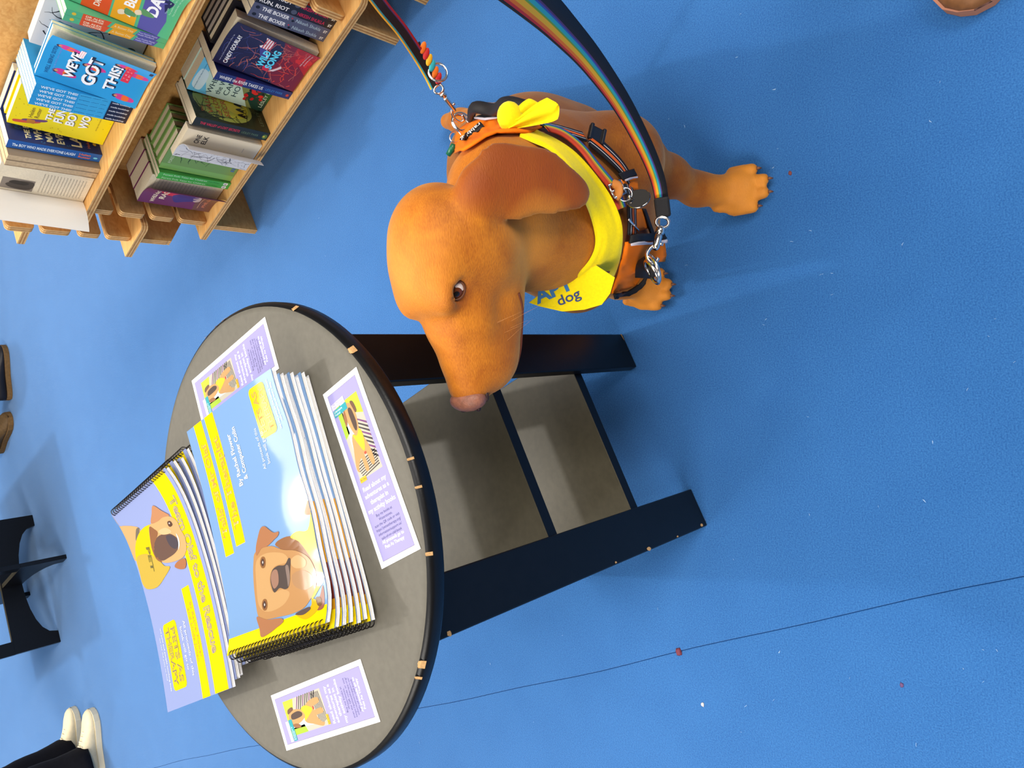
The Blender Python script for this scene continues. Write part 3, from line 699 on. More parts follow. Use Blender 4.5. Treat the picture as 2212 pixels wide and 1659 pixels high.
# ================================================================ BOOKS ON THE DISPLAY
M_CREAM = mat('cream_pages', rgb(226, 212, 184), 0.85, 0.2, noise=0.06, nscale=260)
M_GREYPG = mat('grey_pages', rgb(196, 186, 176), 0.85, 0.2, noise=0.06, nscale=260)
LOW, UPP = 0.1584, 0.4894
def book(name, label, o, ur, un, w, h, t, cover, group=None, front=None, spine=None, tilt=0.0, curl=0.0, curl_from=0.15, curl0=0.0, pages=None, hard=False, cut=1.0, pagetext=None):
    """o: foot of the front cover at the spine; ur spine to fore-edge, un out of the front cover.
    curl: angle in degrees by which the loose edge of the front cover bends outwards"""
    o = Vector(o); up = Z
    if tilt:
        a = math.radians(tilt); up = Z*math.cos(a)-un*math.sin(a); o = o+Z*(t*math.sin(a)+0.0003); un = un*math.cos(a)+Z*math.sin(a)
    dn = -un
    r = thing(name, label, 'book', o+ur*(w/2)+dn*(t/2), group)
    ct = 0.0025 if hard else 0.0007; ov = 0.003 if hard else 0.0005
    P = MB()
    N = 6
    c = o+ur*(w/2-ov/2)+dn*(t/2)+up*(h/2); P.box(c, (ur, up, un), (w/2-ov/2-0.0004, h/2-ov, t/2-ct), 0.0, 0)
    pg = P.build('page_block', [pages or M_CREAM], r)
    if pagetext:
        pp = Print(w*1000, h*1000); pagetext(pp); pp.build('page_print', pg, flatsurf(o+dn*(ct-0.0002), ur, up, un), eps=0.00008)
    # back cover and spine
    C = MB()
    C.box(o+ur*(w/2)+dn*(t-ct/2)+up*(h/2), (ur, up, un), (w/2, h/2, ct/2), 0.0, 0)
    C.box(o+ur*(ct/2)+dn*(t/2)+up*(h/2), (ur, up, un), (ct/2, h/2, t/2-ct), 0.0, 0)
    # front cover follows a curve
    W = w*cut; n = 14
    xs = [(0.0, 0.0)]; ang = []
    for i in range(n):
        x = (i+0.5)/n; k = max(0, (x-curl_from)/(1-curl_from)); a = math.radians(curl0+(curl-curl0)*k)
        ang.append(a); xs.append((xs[-1][0]+W/n*math.cos(a), xs[-1][1]+W/n*math.sin(a)))
    def fsurf(u, v, d):
        x = min(max(u*0.001/W, 0), 1)*n; i = min(int(x), n-1); f = x-i; a = ang[i]
        px = xs[i][0]+(xs[i+1][0]-xs[i][0])*f; pn = xs[i][1]+(xs[i+1][1]-xs[i][1])*f
        return o+ur*(px-math.sin(a)*d)+un*(pn+math.cos(a)*d)+up*(v*0.001)
    vs = []; fs = []
    for i in range(n+1):
        for v, d in ((0, -ct), (h*1000, -ct), (h*1000, 0), (0, 0)): vs.append(fsurf(W*1000*i/n, v, d))
    for i in range(n):
        for k in range(4): fs.append((i*4+(k+1) % 4, (i+1)*4+(k+1) % 4, (i+1)*4+k, i*4+k))
    fs += [(3, 2, 1, 0), (n*4, n*4+1, n*4+2, n*4+3)]
    C.add(vs, fs, 0)
    cv = C.build('cover', [cover], r)
    if front:
        p = Print(W*1000, h*1000); front(p); p.build('cover_print', cv, fsurf, grid=12 if curl else 0, eps=0.00008)
    if spine:
        p = Print(h*1000, t*1000); spine(p)
        p.build('spine_print', cv, flatsurf(o+up*h+dn*t, -up, un, -ur), eps=0.00008)
    return r
def face(name, label, s, q, z, **k): return book(name, label, D(s, q, z), AX, -QX, **k)          # cover towards the aisle
def spineout(name, label, s, q, z, t, **k): return book(name, label, D(s+t, q, z), QX, AX, t=t, **k)  # spine towards the aisle
def foreout(name, label, s, q, z, w, **k): return book(name, label, D(s, q+w, z), -QX, -AX, w=w, **k)  # page edges towards the aisle
BLK = ink(30, 28, 34); GRY = ink(120, 120, 140)
def blobs(p, n, x0, y0, x1, y1, r0, r1, cols, L, seed):
    rnd = random.Random(seed)
    for i in range(n): p.ell(rnd.uniform(x0, x1), rnd.uniform(y0, y1), rnd.uniform(r0, r1), rnd.uniform(r0, r1), cols[i % len(cols)], L+i % 3, rnd.uniform(0, 3), 8)
def branches(p, n, x0, y0, x1, y1, col, L, seed, wd=0.9):
    rnd = random.Random(seed)
    for i in range(n):
        x, y = rnd.uniform(x0, x1), rnd.uniform(y0, y1); a = rnd.uniform(0, 6.28)
        for k in range(5):
            l = rnd.uniform(5, 11); b = a+rnd.uniform(-.7, .7); nx, ny = x+l*math.cos(b), y+l*math.sin(b)
            if not (1 < nx < p.w-1 and 1 < ny < p.h-1): break
            px, py = -math.sin(b)*wd*(1-k*.17), math.cos(b)*wd*(1-k*.17)
            p.poly([(x-px, y-py), (nx-px*.7, ny-py*.7), (nx+px*.7, ny+py*.7), (x+px, y+py)], col, L+i % 3); x, y, a = nx, ny, b
# ---- lower shelf, from the near end to the far end
def riot_sp(p):
    p.rect(0, 0, p.w, p.h, ink(34, 30, 36), 1); p.text('RUN, RIOT', 8, 5, 13, ink(245, 240, 236), 3, width=70, bold=.02)
    p.ell(92, 9, 7, 6, ink(80, 84, 100), 2); p.text('NIKESH SHUKLA', 102, 5, 12, ink(200, 34, 70), 3, width=72, bold=.02); p.rect(182, 3, 196, p.h-3, ink(60, 54, 50), 2); p.text('ST', 184, 5, 9, ink(240, 240, 235), 3, bold=.03)
def boxer_sp(p):
    p.rect(0, 0, p.w, p.h, ink(86, 88, 110), 1); p.ell(12, 9, 5, 4, BLK, 2); p.text('THE BOXER', 22, 5, 13, ink(246, 244, 242), 3, width=68, bold=.02)
    p.ell(97, 12, 2, 2, ink(190, 50, 70), 3); p.ell(101, 6, 3.4, 3, BLK, 3); p.text('Nikesh Shukla', 108, 5.5, 12, ink(190, 208, 215), 3, width=66); p.text('ST', 183, 5, 9, ink(240, 240, 235), 3, bold=.03)
RED = ink(206, 30, 20)
for i, (s, nm, sp, cv, lab) in enumerate(((.7365, 'novel', riot_sp, RED, 'dark spine and red author lettering, nearest the slotted upright'), (.7175, 'novel', riot_sp, ink(40, 34, 40), 'dark spine and red author lettering, second from the near upright'),
                              (.6985, 'novel', boxer_sp, ink(86, 88, 110), 'grey-blue boxer spine next to the two dark red-lettered spines'), (.6795, 'novel', boxer_sp, ink(86, 88, 110), 'grey-blue boxer spine beside the red tree-root cover'))):
    spineout(nm, 'novel with '+lab, s, .03, LOW, .0188, w=.128, h=.198, cover=cv, spine=sp, group='boxing novels at the near end of the lower shelf')
def wild_fr(p):
    p.rect(0, 0, p.w, p.h, ink(34, 28, 62), 1)
    p.poly([(0, 0), (p.w, 0), (p.w, 92), (80, 70), (30, 86), (0, 60)], ink(112, 26, 44), 2)
    p.poly([(55, 0), (p.w, 0), (p.w, 60), (95, 52)], ink(166, 30, 36), 3)
    branches(p, 44, 6, 20, p.w-6, 170, ink(186, 104, 92), 4, 3, .8); branches(p, 20, 10, 5, p.w-6, 80, ink(210, 62, 48), 5, 5, 1.2); branches(p, 22, 6, 120, p.w-6, 200, ink(66, 74, 140), 4, 9, .6)
    blobs(p, 9, 70, 8, 125, 50, 4, 10, [ink(200, 40, 36), ink(150, 24, 34)], 7, 4)
    p.poly([(60, 118), (88, 132), (100, 122), (122, 132), (118, 112), (96, 106), (84, 112), (62, 98)], ink(226, 214, 214), 8)
    for k in range(4): p.poly([(84, 126-k*6), (120, 128-k*6), (120, 125.5-k*6), (84, 123-k*6)], ink(180, 70, 84), 9)
    p.poly([(60, 118), (84, 130), (84, 113), (62, 104)], ink(66, 62, 132), 10)
    p.blob([(28, 96), (38, 100), (44, 92), (40, 84), (30, 86)], ink(196, 36, 60), 8); p.poly([(30, 84), (44, 70), (56, 62), (50, 58), (34, 72)], ink(216, 190, 190), 8)
    p.text('CANDY GOURLAY', 8, 176, 13, ink(248, 246, 246), 11, width=86, bold=.02); p.text('from the Costa shortlisted author of Bone Talk', 10, 192, 4, ink(190, 190, 215), 11, width=80)
    p.text('WILD', 34, 100, 22, ink(92, 205, 236), 12, width=48, bold=.04); p.text('SONG', 36, 80, 22, ink(92, 205, 236), 12, width=58, bold=.04)
    p.text('Every journey has its price', 78, 22, 4, ink(235, 225, 225), 12, width=48); p.text('do not be the one to pay it', 82, 15, 4, ink(235, 225, 225), 12, width=44)
wild = face('novel', 'novel with a dark red and blue tree-root cover and turquoise hand lettering', .528, .014, LOW, w=.132, h=.206, t=.028, cover=ink(34, 28, 62), front=wild_fr, tilt=8, curl=26, curl_from=.45)
for k in range(4):
    face('hardback', 'black-edged hardback standing behind the red tree-root cover, %s' % ('first behind it', 'second behind it', 'third behind it', 'fourth behind it, next to the back board')[k], 0.549-.002*k, .0765+.022*k, LOW, w=.125, h=.212-.002*k, t=.0212, cover=BLK, hard=True, pages=M_GREYPG if k else M_CREAM, group='black hardbacks behind the front covers')
def river_sp(p):
    p.rect(0, 0, p.w, p.h, ink(38, 46, 104), 1); p.rect(48, 0, 72, p.h, ink(150, 36, 70), 2); p.text('WHERE the RIVER TAKES US', 10, 7, 13, ink(240, 236, 228), 3, width=112, bold=.01); p.text('LESLEY PARR', 130, 8, 10, ink(66, 128, 190), 3, width=46); p.ell(190, 11, 4, 4, ink(190, 60, 60), 3)
spineout('novel', 'paperback spine, navy with cream river title, left of the red tree-root cover', .4985, .018, LOW, .0235, w=.129, h=.2, cover=ink(38, 46, 104), spine=river_sp)
def came_fr(p):
    p.rect(0, 0, p.w, p.h, ink(196, 218, 196), 1); p.poly([(0, 150), (60, 176), (p.w, 160), (p.w, p.h), (0, p.h)], ink(108, 192, 222), 2); p.blob([(10, 170), (60, 168), (70, 190), (20, 194)], ink(206, 226, 226), 3)
    p.poly([(0, 0), (p.w, 0), (p.w, 52), (70, 40), (40, 66), (0, 30)], ink(32, 62, 48), 3); p.poly([(0, 24), (50, 58), (p.w, 60), (p.w, 84), (60, 84), (0, 44)], ink(128, 134, 72), 2)
    p.poly([(26, 0), (p.w, 0), (p.w, 24), (60, 22)], ink(40, 92, 46), 4); p.blob([(70, 50), (90, 44), (108, 60), (104, 84), (84, 92), (70, 76)], ink(248, 150, 22), 4); p.blob([(76, 80), (90, 84), (98, 96), (84, 98)], ink(236, 214, 80), 5)
    blobs(p, 12, 20, 20, 84, 62, 4, 7, [ink(220, 44, 34), ink(190, 30, 30)], 6, 8); blobs(p, 12, 20, 20, 70, 60, 1.5, 4, [BLK, ink(80, 64, 44)], 7, 3)
    for i, (t, y) in enumerate((('WHEN', 142), ('the WAR', 122), ('CAME', 102), ('HOME', 82))): p.text(t, 8+i*4, y, 19, ink(40, 66, 72), 8, width=(66, 72, 62, 64)[i], bold=.0)
    p.text('LESLEY PARR', 12, 8, 13, ink(206, 226, 196), 8, width=80); p.text('from the author of The Valley of Lost Secrets', 8, 184, 3.5, ink(60, 120, 150), 8, width=80)
for k in range(2):
    face('novel', ('novel with a pale blue and orange war-time cover, set back behind the navy spine', 'second copy hidden behind the pale blue war-time cover')[k], .3925, .074+.031*k, LOW, w=.104, h=.198, t=.03, cover=ink(196, 218, 206), front=came_fr if k == 0 else None, tilt=4, group='pale blue novels set back on the lower shelf')
def val_fr(p):
    p.rect(0, 0, p.w, p.h, ink(44, 52, 32), 1); p.ell(64, 112, 56, 78, ink(168, 178, 78), 2, 0, 28); p.ell(70, 96, 46, 52, ink(202, 196, 60), 3, 0, 26); p.ell(72, 84, 30, 24, ink(226, 204, 52), 4)
    branches(p, 26, 4, 4, 40, 196, ink(28, 36, 26), 5, 12, 1.2); branches(p, 18, 4, 150, 120, 196, ink(26, 32, 24), 5, 13, 1.1)
    for i, (t, y, s, w) in enumerate((('The', 172, 10, 18), ('VALLEY', 148, 20, 84), ('of LOST', 126, 18, 70), ('SECRETS', 104, 20, 92))): p.text(t, 24, y, s, ink(196, 92, 40), 8, width=w, bold=.01)
    for k, x in enumerate((36, 54, 72, 90)): p.blob([(x, 74), (x+4, 80), (x+8, 74), (x+12, 60), (x+6, 66), (x+8, 52), (x+2, 60), (x-4, 54)], ink(26, 26, 20), 8)
    p.poly([(0, 0), (p.w, 0), (p.w, 44), (60, 36), (0, 46)], ink(34, 44, 28), 6); p.text('LESLEY PARR', 20, 12, 14, ink(96, 120, 92), 9, width=90)
    for i in range(4): p.text('an unforgettable mystery of lost secrets', 60, 30-i*4.5+8, 3.2, ink(170, 176, 110), 9, width=56)
def val_sp(p):
    p.rect(0, 0, p.w, p.h, ink(36, 40, 34), 1); p.text('THE VALLEY of LOST SECRETS', 16, 8, 11, ink(206, 40, 70), 3, width=104, bold=.02); p.text('LESLEY PARR', 126, 8, 10, ink(96, 120, 90), 3, width=46); p.ell(190, 12, 7, 8, ink(90, 120, 46), 2); p.ell(188, 12, 3, 3, ink(220, 190, 60), 3)
spineout('novel', 'novel with a dark green moonlit woodland cover and red valley title, spine to the aisle', .363, .002, LOW, .027, w=.13, h=.2, cover=ink(44, 52, 32), front=val_fr, spine=val_sp)
foreout('novel', 'plain cream page edges directly left of the dark green valley spine', .3485, .016, LOW, .128, h=.196, t=.0135, cover=ink(60, 60, 52))
def elk_pg(p): p.rect(.5, 1, p.w-1, p.h-1, ink(226, 212, 184, .85), 1); p.text('ONE', 56, 158, 17, BLK, 2, width=30, bold=.02); p.text('ELK', 58, 140, 17, BLK, 2, width=28, bold=.02); p.text('a novel', 60, 40, 5, GRY, 2)
def elk_fr(p):
    p.rect(0, 0, p.w, p.h, ink(206, 202, 200), 1); branches(p, 90, 2, 2, p.w-2, p.h-2, ink(110, 106, 110), 2, 21, .5); branches(p, 26, 2, 2, p.w-2, p.h-2, ink(50, 48, 54), 4, 22, .8)
    p.blob([(40, 150), (52, 176), (66, 160), (78, 172), (74, 146), (56, 138)], ink(210, 44, 44), 8); p.text('LEN', 60, 30, 12, ink(200, 50, 50), 8)
face('novel', 'novel with white, black and red scribbled cover curling open over its title page', .246, -.001, LOW, w=.1, h=.2, t=.022, cover=ink(206, 202, 200), front=elk_fr, pagetext=elk_pg, tilt=2, curl=80, curl_from=.2)
def for_fr(p):
    p.rect(0, 0, p.w, p.h, ink(112, 146, 76), 1); p.rect(0, 0, 20, p.h, ink(122, 166, 84), 2); p.poly([(50, 0), (p.w, 0), (p.w, p.h), (72, p.h), (60, 120)], ink(92, 112, 52), 2)
    branches(p, 70, 66, 24, p.w-8, 190, ink(40, 58, 32), 3, 31, 1.6); blobs(p, 26, 70, 40, p.w-8, 190, 3, 9, [ink(46, 66, 38), ink(70, 84, 46)], 4, 33); p.ell(84, 110, 6, 10, ink(206, 150, 110), 9)
    for k in range(3): p.rect(36+k*8, 8, 42+k*8, 18, ink(70, 110, 150), 9)
    p.text('FOREST FOLK TALES', 24, 176, 11, ink(206, 220, 180), 9, width=86)
for k in range(4):
    face('hardback', ('green hardback with a dark tree on its cover, right of the two light green spines', 'green hardback second in the row behind the tree cover', 'green hardback third in the row behind the tree cover', 'green hardback last in the row, next to the back board')[k], .168, .026+.026*k, LOW, w=.128, h=.198, t=.0235, cover=ink(112, 150, 78), front=for_fr if k == 0 else None, hard=True, tilt=2, group='green hardbacks on the lower shelf')
def for_sp(p):
    p.rect(0, 0, p.w, p.h, ink(76, 168, 70), 1); p.text('Forest Folk Tales for Children', 12, 3.6, 7.5, ink(206, 236, 196), 3, width=118); p.text('Tom Phillips', 134, 3.8, 6, ink(40, 110, 44), 3, width=32); p.rrect(178, 1.5, 190, p.h-1.5, 2, ink(240, 240, 238), 3); p.text('H', 180.5, 3, 9, BLK, 4, bold=.02)
for k in range(2): spineout('hardback', ('light green spine with white forest title, nearer the red storm cover', 'light green spine with white forest title, nearer the tree cover')[k], .1405+.0125*k, .02, LOW, .0122, w=.128, h=.198, cover=ink(84, 170, 76), spine=for_sp, group='light green spines on the lower shelf')
def storm_pg(p):
    for i in range(16): p.text('we ran to the harbour wall and the sea came up', 60, 182-i*9, 4.2, ink(150, 140, 124), 2, width=38)
def storm_fr(p):
    p.rect(0, 0, p.w, p.h, ink(112, 44, 84), 1); p.poly([(0, 0), (p.w, 0), (p.w, 62), (0, 50)], ink(112, 70, 56), 2); p.blob([(52, 150), (104, 168), (104, 70), (66, 66), (40, 100)], ink(206, 40, 62), 2)
    p.blob([(20, 108), (50, 122), (74, 100), (70, 60), (40, 54), (26, 84)], ink(70, 48, 110), 4); p.blob([(60, 112), (96, 104), (98, 74), (74, 70), (62, 90)], ink(44, 44, 104), 4); p.blob([(34, 60), (60, 66), (66, 50), (40, 44)], ink(190, 160, 150), 5)
    p.text('WHILE the STORM', 8, 160, 15, ink(236, 214, 180), 6, width=88, bold=.03); p.text('RAGES', 24, 138, 20, ink(236, 214, 180), 6, width=68, bold=.03); p.text('PHIL EARLE', 16, 20, 13, ink(206, 120, 84), 6, width=74, bold=.01); p.rect(10, 38, 98, 39.4, ink(206, 150, 110), 6)
for k in range(3):
    face('novel', ('novel with a purple and red storm cover curling open, far end of lower shelf', 'copy directly behind the purple storm cover', 'copy at the back behind the purple storm cover')[k], .024, .03+.0415*k, LOW, w=.112, h=.2, t=.04, cover=ink(112, 44, 84), front=storm_fr if k == 0 else None, pagetext=storm_pg if k == 0 else None, tilt=2, curl=58 if k == 0 else 0, curl_from=.2, group='purple storm novels on the lower shelf')
# ---- upper shelf, from the near end to the far end
TEAL = ink(86, 180, 130); ORG = ink(226, 84, 30); AMB = ink(240, 168, 24); BLU = ink(92, 88, 162)
def alex_bands(p, L):
    def wave(x0, x1): return x0, x1
    p.rect(0, 0, p.w, p.h, TEAL, L)
def alex_sp(p):
    alex_bands(p, 1)
    p.poly([(30, 0), (78, 0), (84, p.h), (30, p.h)], ORG, 2); p.poly([(84, 0), (128, 0), (134, p.h), (90, p.h)], AMB, 2); p.poly([(134, 0), (176, 0), (182, p.h), (140, p.h)], BLU, 2); p.ell(15, 7, 4, 3.4, ink(226, 190, 50), 2)
    p.text('DR ALEX', 36, 7.4, 6, ink(250, 226, 190), 3, width=34, bold=.02); p.text('GEORGE', 36, 1.6, 6, ink(250, 226, 190), 3, width=34, bold=.02); p.text('A Better Day', 90, 4.5, 7, ink(250, 232, 170), 3, width=38); p.text('Your Positive Mental', 138, 7.6, 4.6, ink(226, 226, 250), 3, width=38); p.text('Health Handbook', 138, 2.6, 4.6, ink(226, 226, 250), 3, width=34)
def alex_fr(p):
    p.rect(0, 0, p.w, p.h, TEAL, 1); H = p.h
    p.poly([(0, H-30), (p.w, H-24), (p.w, H-70), (0, H-80)], ORG, 2); p.poly([(0, H-84), (p.w, H-74), (p.w, H-116), (0, H-130)], AMB, 2); p.poly([(0, H-136), (p.w, H-122), (p.w, H-156), (40, H-180), (0, H-176)], BLU, 2); p.poly([(60, H-170), (90, H-158), (96, H-150), (90, H-182)], ink(40, 40, 84), 3)
    p.text('A BETTER', 16, H-116, 26, ink(250, 250, 250), 4, width=100, bold=.03); p.text('DAY', 40, H-160, 30, ink(250, 250, 250), 4, width=66, bold=.04); p.text('DR ALEX GEORGE', 12, H-60, 15, ink(252, 236, 214), 4, width=100, bold=.02)
    for i in range(3): p.text('Your positive mental health handbook', 58, 24-i*7, 5, ink(186, 236, 206), 4, width=62)
    for x, y in ((14, H-96), (28, H-124)): p.blob([(x, y), (x+8, y+4), (x+14, y-4), (x+6, y-10)], ink(232, 214, 180), 5); p.blob([(x+6, y-10), (x+20, y-8), (x+14, y-30), (x+8, y-30)], ink(96, 150, 96), 5)
face('handbook', 'handbook with a teal, orange, amber and violet banded cover at the upper edge', .5685, .014, UPP, w=.128, h=.198, t=.02, cover=TEAL, front=alex_fr, tilt=10, curl=36, curl_from=.55, group='banded handbooks on the upper shelf')
for k in range(3): face('handbook', 'banded handbook standing behind the teal and orange cover, %s' % ('first', 'second', 'third')[k]+' in the row', .5685, .074+.03*k, UPP, w=.128, h=.198, t=.028, cover=TEAL, group='banded handbooks on the upper shelf')
for k in range(2): spineout('handbook', ('teal, orange, amber and violet banded spine beside the white book', 'teal, orange, amber and violet banded spine beside the banded front cover')[k], .5385+.0143*k, .02, UPP, .014, w=.128, h=.198, cover=TEAL, spine=alex_sp, group='banded handbooks on the upper shelf')
def white_fr(p):
    p.rect(0, 0, p.w, p.h, ink(206, 208, 216), 1); branches(p, 16, 30, 60, 110, 190, ink(50, 48, 54), 2, 41, 1.6); p.ell(60, 24, 8, 10, ink(60, 60, 64), 2); p.rect(46, 96, 70, 116, ink(54, 54, 58), 2)
face('paperback', 'white paperback with black ink marks, tucked behind the bright blue cover', .402, .078, UPP, w=.134, h=.205, t=.03, cover=ink(206, 208, 216), front=white_fr, tilt=5)
BL = ink(44, 152, 212)
def got_fr(p):
    p.rect(0, 0, p.w, p.h, BL, 1)
    for x, y in ((18, 30), (92, 24), (108, 52), (30, 150), (100, 160), (70, 104)):
        p.blob([(x-7, y+10), (x+2, y+22), (x+9, y+10), (x+6, y-16), (x-4, y-18)], ink(206, 60, 140), 3); p.blob([(x-6, y+4), (x+8, y+4), (x+6, y-8), (x-5, y-8)], ink(236, 106, 40), 4); p.ell(x, y+20, 4.4, 5, ink(60, 44, 70), 4); p.ell(x+1, y+18, 3, 3.6, ink(206, 140, 104), 5)
    for i, (t, x, y, s, w) in enumerate((("WE'VE", 22, 136, 25, 74), ('GOT', 20, 96, 34, 82), ('THIS!', 26, 58, 27, 76))):
        p.text(t, x+3, y-2.5, s, ink(30, 40, 64), 6, width=w, bold=.05); p.text(t, x, y, s, ink(246, 246, 246), 7, width=w, bold=.04)
    p.text('WELL BEING SISTER', 16, 180, 10, ink(28, 92, 150), 5, width=80, bold=.02); p.text('six steps to build your empire', 20, 172, 5, ink(120, 150, 226), 5, width=70)
    p.rect(62, 36, 112, 52, ink(222, 50, 74), 8); p.text('BY THE AUTHOR OF', 65, 45.5, 5, ink(250, 220, 220), 9, width=44); p.text('SISTER SQUAD', 66, 39, 5, ink(250, 220, 220), 9, width=40)
    p.rect(86, 132, 112, 142, ink(240, 236, 236), 8); p.rect(86, 134, 112, 136, ink(240, 190, 190), 9); p.rect(86, 138, 112, 140, ink(240, 190, 190), 9); p.rect(112, 3, 124, 10, ink(34, 34, 60), 6)
def got_sp(p):
    p.rect(0, 0, p.w, p.h, BL, 1); p.rect(86, 0, 148, p.h, ink(60, 168, 222), 2); p.rect(150, 0, p.w, p.h, ink(24, 28, 54), 2); p.text("WE'VE GOT THIS!", 10, 3.0, 9, ink(240, 246, 250), 3, width=72, bold=.02); p.text('BOHEMIAN . LOVATT . LONG', 88, 4.4, 4.4, ink(24, 80, 140), 3, width=56); p.text('media bookshop', 154, 3.6, 6, ink(214, 220, 230), 3, width=40, bold=.02)
face('handbook', 'bright blue handbook cover with big white block lettering at the front of the upper shelf', .3665, .008, UPP, w=.132, h=.2, t=.012, cover=BL, front=got_fr, tilt=10, curl=34, curl_from=.45, group='bright blue handbooks on the upper shelf')
face('handbook', 'bright blue handbook directly behind the front blue cover', .352+.0135, .0235, UPP, w=.13, h=.198, t=.011, cover=BL, front=got_fr, tilt=10, group='bright blue handbooks on the upper shelf')
for k in range(5): spineout('handbook', 'bright blue spine with white lettering, %s of the five' % ('farthest left', 'second from the left', 'middle one', 'second from the right', 'farthest right')[k], .3045+.0121*k, .02, UPP, .0119, w=.128, h=.2, cover=BL, spine=got_sp, group='bright blue handbooks on the upper shelf')
def funny_fr(p):
    p.rect(0, 0, p.w, p.h, ink(240, 216, 12), 1); blobs(p, 40, 4, 4, p.w-4, p.h-4, .8, 1.8, [ink(206, 176, 20)], 2, 51)
    p.blob([(8, 186), (14, 192), (18, 178), (24, 140), (16, 150)], ink(206, 84, 60), 4); p.blob([(18, 172), (24, 170), (34, 130), (26, 134)], ink(110, 70, 110), 5); p.rrect(14, 150, 26, 166, 2, ink(190, 120, 40), 6)
    for i, (t, y, w) in enumerate((('THE', 122, 40), ('FUNNY', 100, 76), ('BOY IS', 76, 78), ('WORLD', 48, 84))):
        p.text(t, 37, y-1.4, 24 if i else 16, ink(120, 108, 60), 7, width=w, bold=.045); p.text(t, 36, y, 24 if i else 16, ink(250, 248, 244), 8, width=w, bold=.035)
    p.text('Helen', 32, 158, 12, ink(120, 90, 40), 8, width=30); p.text('Rutter', 34, 146, 12, ink(120, 90, 40), 8, width=30); p.text('the boy who made everyone laugh', 40, 26, 5, ink(170, 140, 30), 8, width=70)
def laugh_fr(p):
    p.rect(0, 0, p.w, p.h, ink(34, 48, 104), 1); rnd = random.Random(6)
    for i in range(26):
        x, y = rnd.uniform(8, p.w-8), rnd.uniform(8, p.h-10); p.ell(x, y, 5, 3, ink(40, 92, 150), 2, rnd.uniform(0, 3), 9); p.ell(x+.6, y, 3.4, 1.8, ink(34, 48, 104), 3, rnd.uniform(0, 3), 9)
    for t, y, s, w in (('THE BOY', 152, 16, 60), ('WHO', 128, 22, 50), ('MADE', 106, 20, 58), ('EVERYONE', 82, 22, 100), ('LAUGH', 44, 32, 92)): p.text(t, 12, y, s, ink(240, 226, 180), 5, width=w, bold=.03)
    p.text('Helen Rutter', 14, 24, 10, ink(226, 120, 60), 5, width=60); p.ell(30, 12, 5, 4, ink(226, 190, 70), 5)
def laugh_sp(p):
    p.rect(0, 0, p.w, p.h, ink(40, 96, 170), 1); p.text('The BOY WHO MADE EVERYONE LAUGH', 10, 8, 12, ink(226, 240, 250), 3, width=132, bold=.03); p.text('Helen', 150, 14, 9, ink(236, 116, 60), 3, width=26, bold=.02); p.text('Rutter', 150, 5, 9, ink(236, 116, 60), 3, width=28, bold=.02); p.ell(188, 11, 5, 3, ink(120, 206, 240), 3)
for k in range(2): face('novel', ('bright yellow novel with white block title, left of the five blue spines', 'second yellow novel behind the front one')[k], .181, .062+.0265*k, UPP, w=.12, h=.2, t=.02, cover=ink(240, 216, 12), front=funny_fr if k == 0 else None, tilt=5, group='yellow novels on the upper shelf')
face('novel', 'dark blue swirling novel cover with cream title, half hidden behind the yellow novel', .164, .118, UPP, w=.122, h=.2, t=.026, cover=ink(34, 48, 104), front=laugh_fr, tilt=4)
spineout('novel', 'blue spine with white and orange lettering, left of the dark blue swirling cover', .137, .046, UPP, .0262, w=.11, h=.2, cover=ink(34, 48, 104), spine=laugh_sp, front=laugh_fr)
M_TAN = mat('tan_pages', rgb(196, 170, 134), 0.85, 0.2, noise=0.12, nscale=200)
for k in range(2): foreout('novel', ('tan page edges turned to the aisle, next to the blue spine with white lettering', 'tan page edges turned to the aisle, next to the open picture page')[k], .1175-.0185*k, .026, UPP, .128, h=.198, t=.0178, cover=ink(150, 130, 104), pages=M_TAN, group='novels with their page edges out')
def pic_pg(p):
    p.rect(8, 118, 46, 186, ink(132, 120, 108), 2); p.blob([(14, 124), (40, 120), (40, 150), (24, 176), (12, 160)], ink(66, 58, 52), 3); p.blob([(26, 140), (36, 130), (40, 160), (30, 170)], ink(44, 38, 34), 4)
    for i in range(14): p.text('the old man stood in the lane and looked up at the hill', 12, 104-i*7, 4, ink(140, 132, 122), 2, width=66)
face('paperback', 'paperback open at a dark picture page, white cover flaring out at the far end', .003, .026, UPP, w=.094, h=.2, t=.03, cover=ink(236, 230, 218), pagetext=pic_pg, tilt=3, curl=112, curl0=72, curl_from=.02)
for k in range(2): face('paperback', ('cream paperback directly behind the one open at a dark picture', 'cream paperback at the back behind the one open at a dark picture')[k], .003, .066+.036*k, UPP, w=.094, h=.2, t=.033, cover=ink(226, 214, 190), tilt=1, group='cream paperbacks at the far end of the upper shelf')
# ================================================================ THE DOG
# One continuous body, grown as a smooth union of tapered limbs and ellipsoids and polygonised.
HO = np.array([0.150, 0.591, 0.678]); HF = np.array([-0.997, 0.0, -0.075]); HF /= np.linalg.norm(HF)
HL = np.array([0.0, -1.0, 0.0]); HU = np.cross(HF, HL)
def hp(f, l, u): return HO+HF*f+HL*l+HU*u
VOX = 0.0042
GLO = np.array([-0.075, 0.36, -0.012]); GHI = np.array([0.70, 1.34, 0.80])
GN = np.ceil((GHI-GLO)/VOX).astype(int)+1
FIELD = np.full(GN, 0.06, dtype=np.float32)
def _region(lo, hi):
    a = np.maximum(np.floor((lo-GLO)/VOX).astype(int), 0); b = np.minimum(np.ceil((hi-GLO)/VOX).astype(int)+1, GN)
    if np.any(b <= a): return None
    g = [GLO[i]+VOX*np.arange(a[i], b[i], dtype=np.float32) for i in range(3)]
    return a, b, g[0][:, None, None], g[1][None, :, None], g[2][None, None, :]
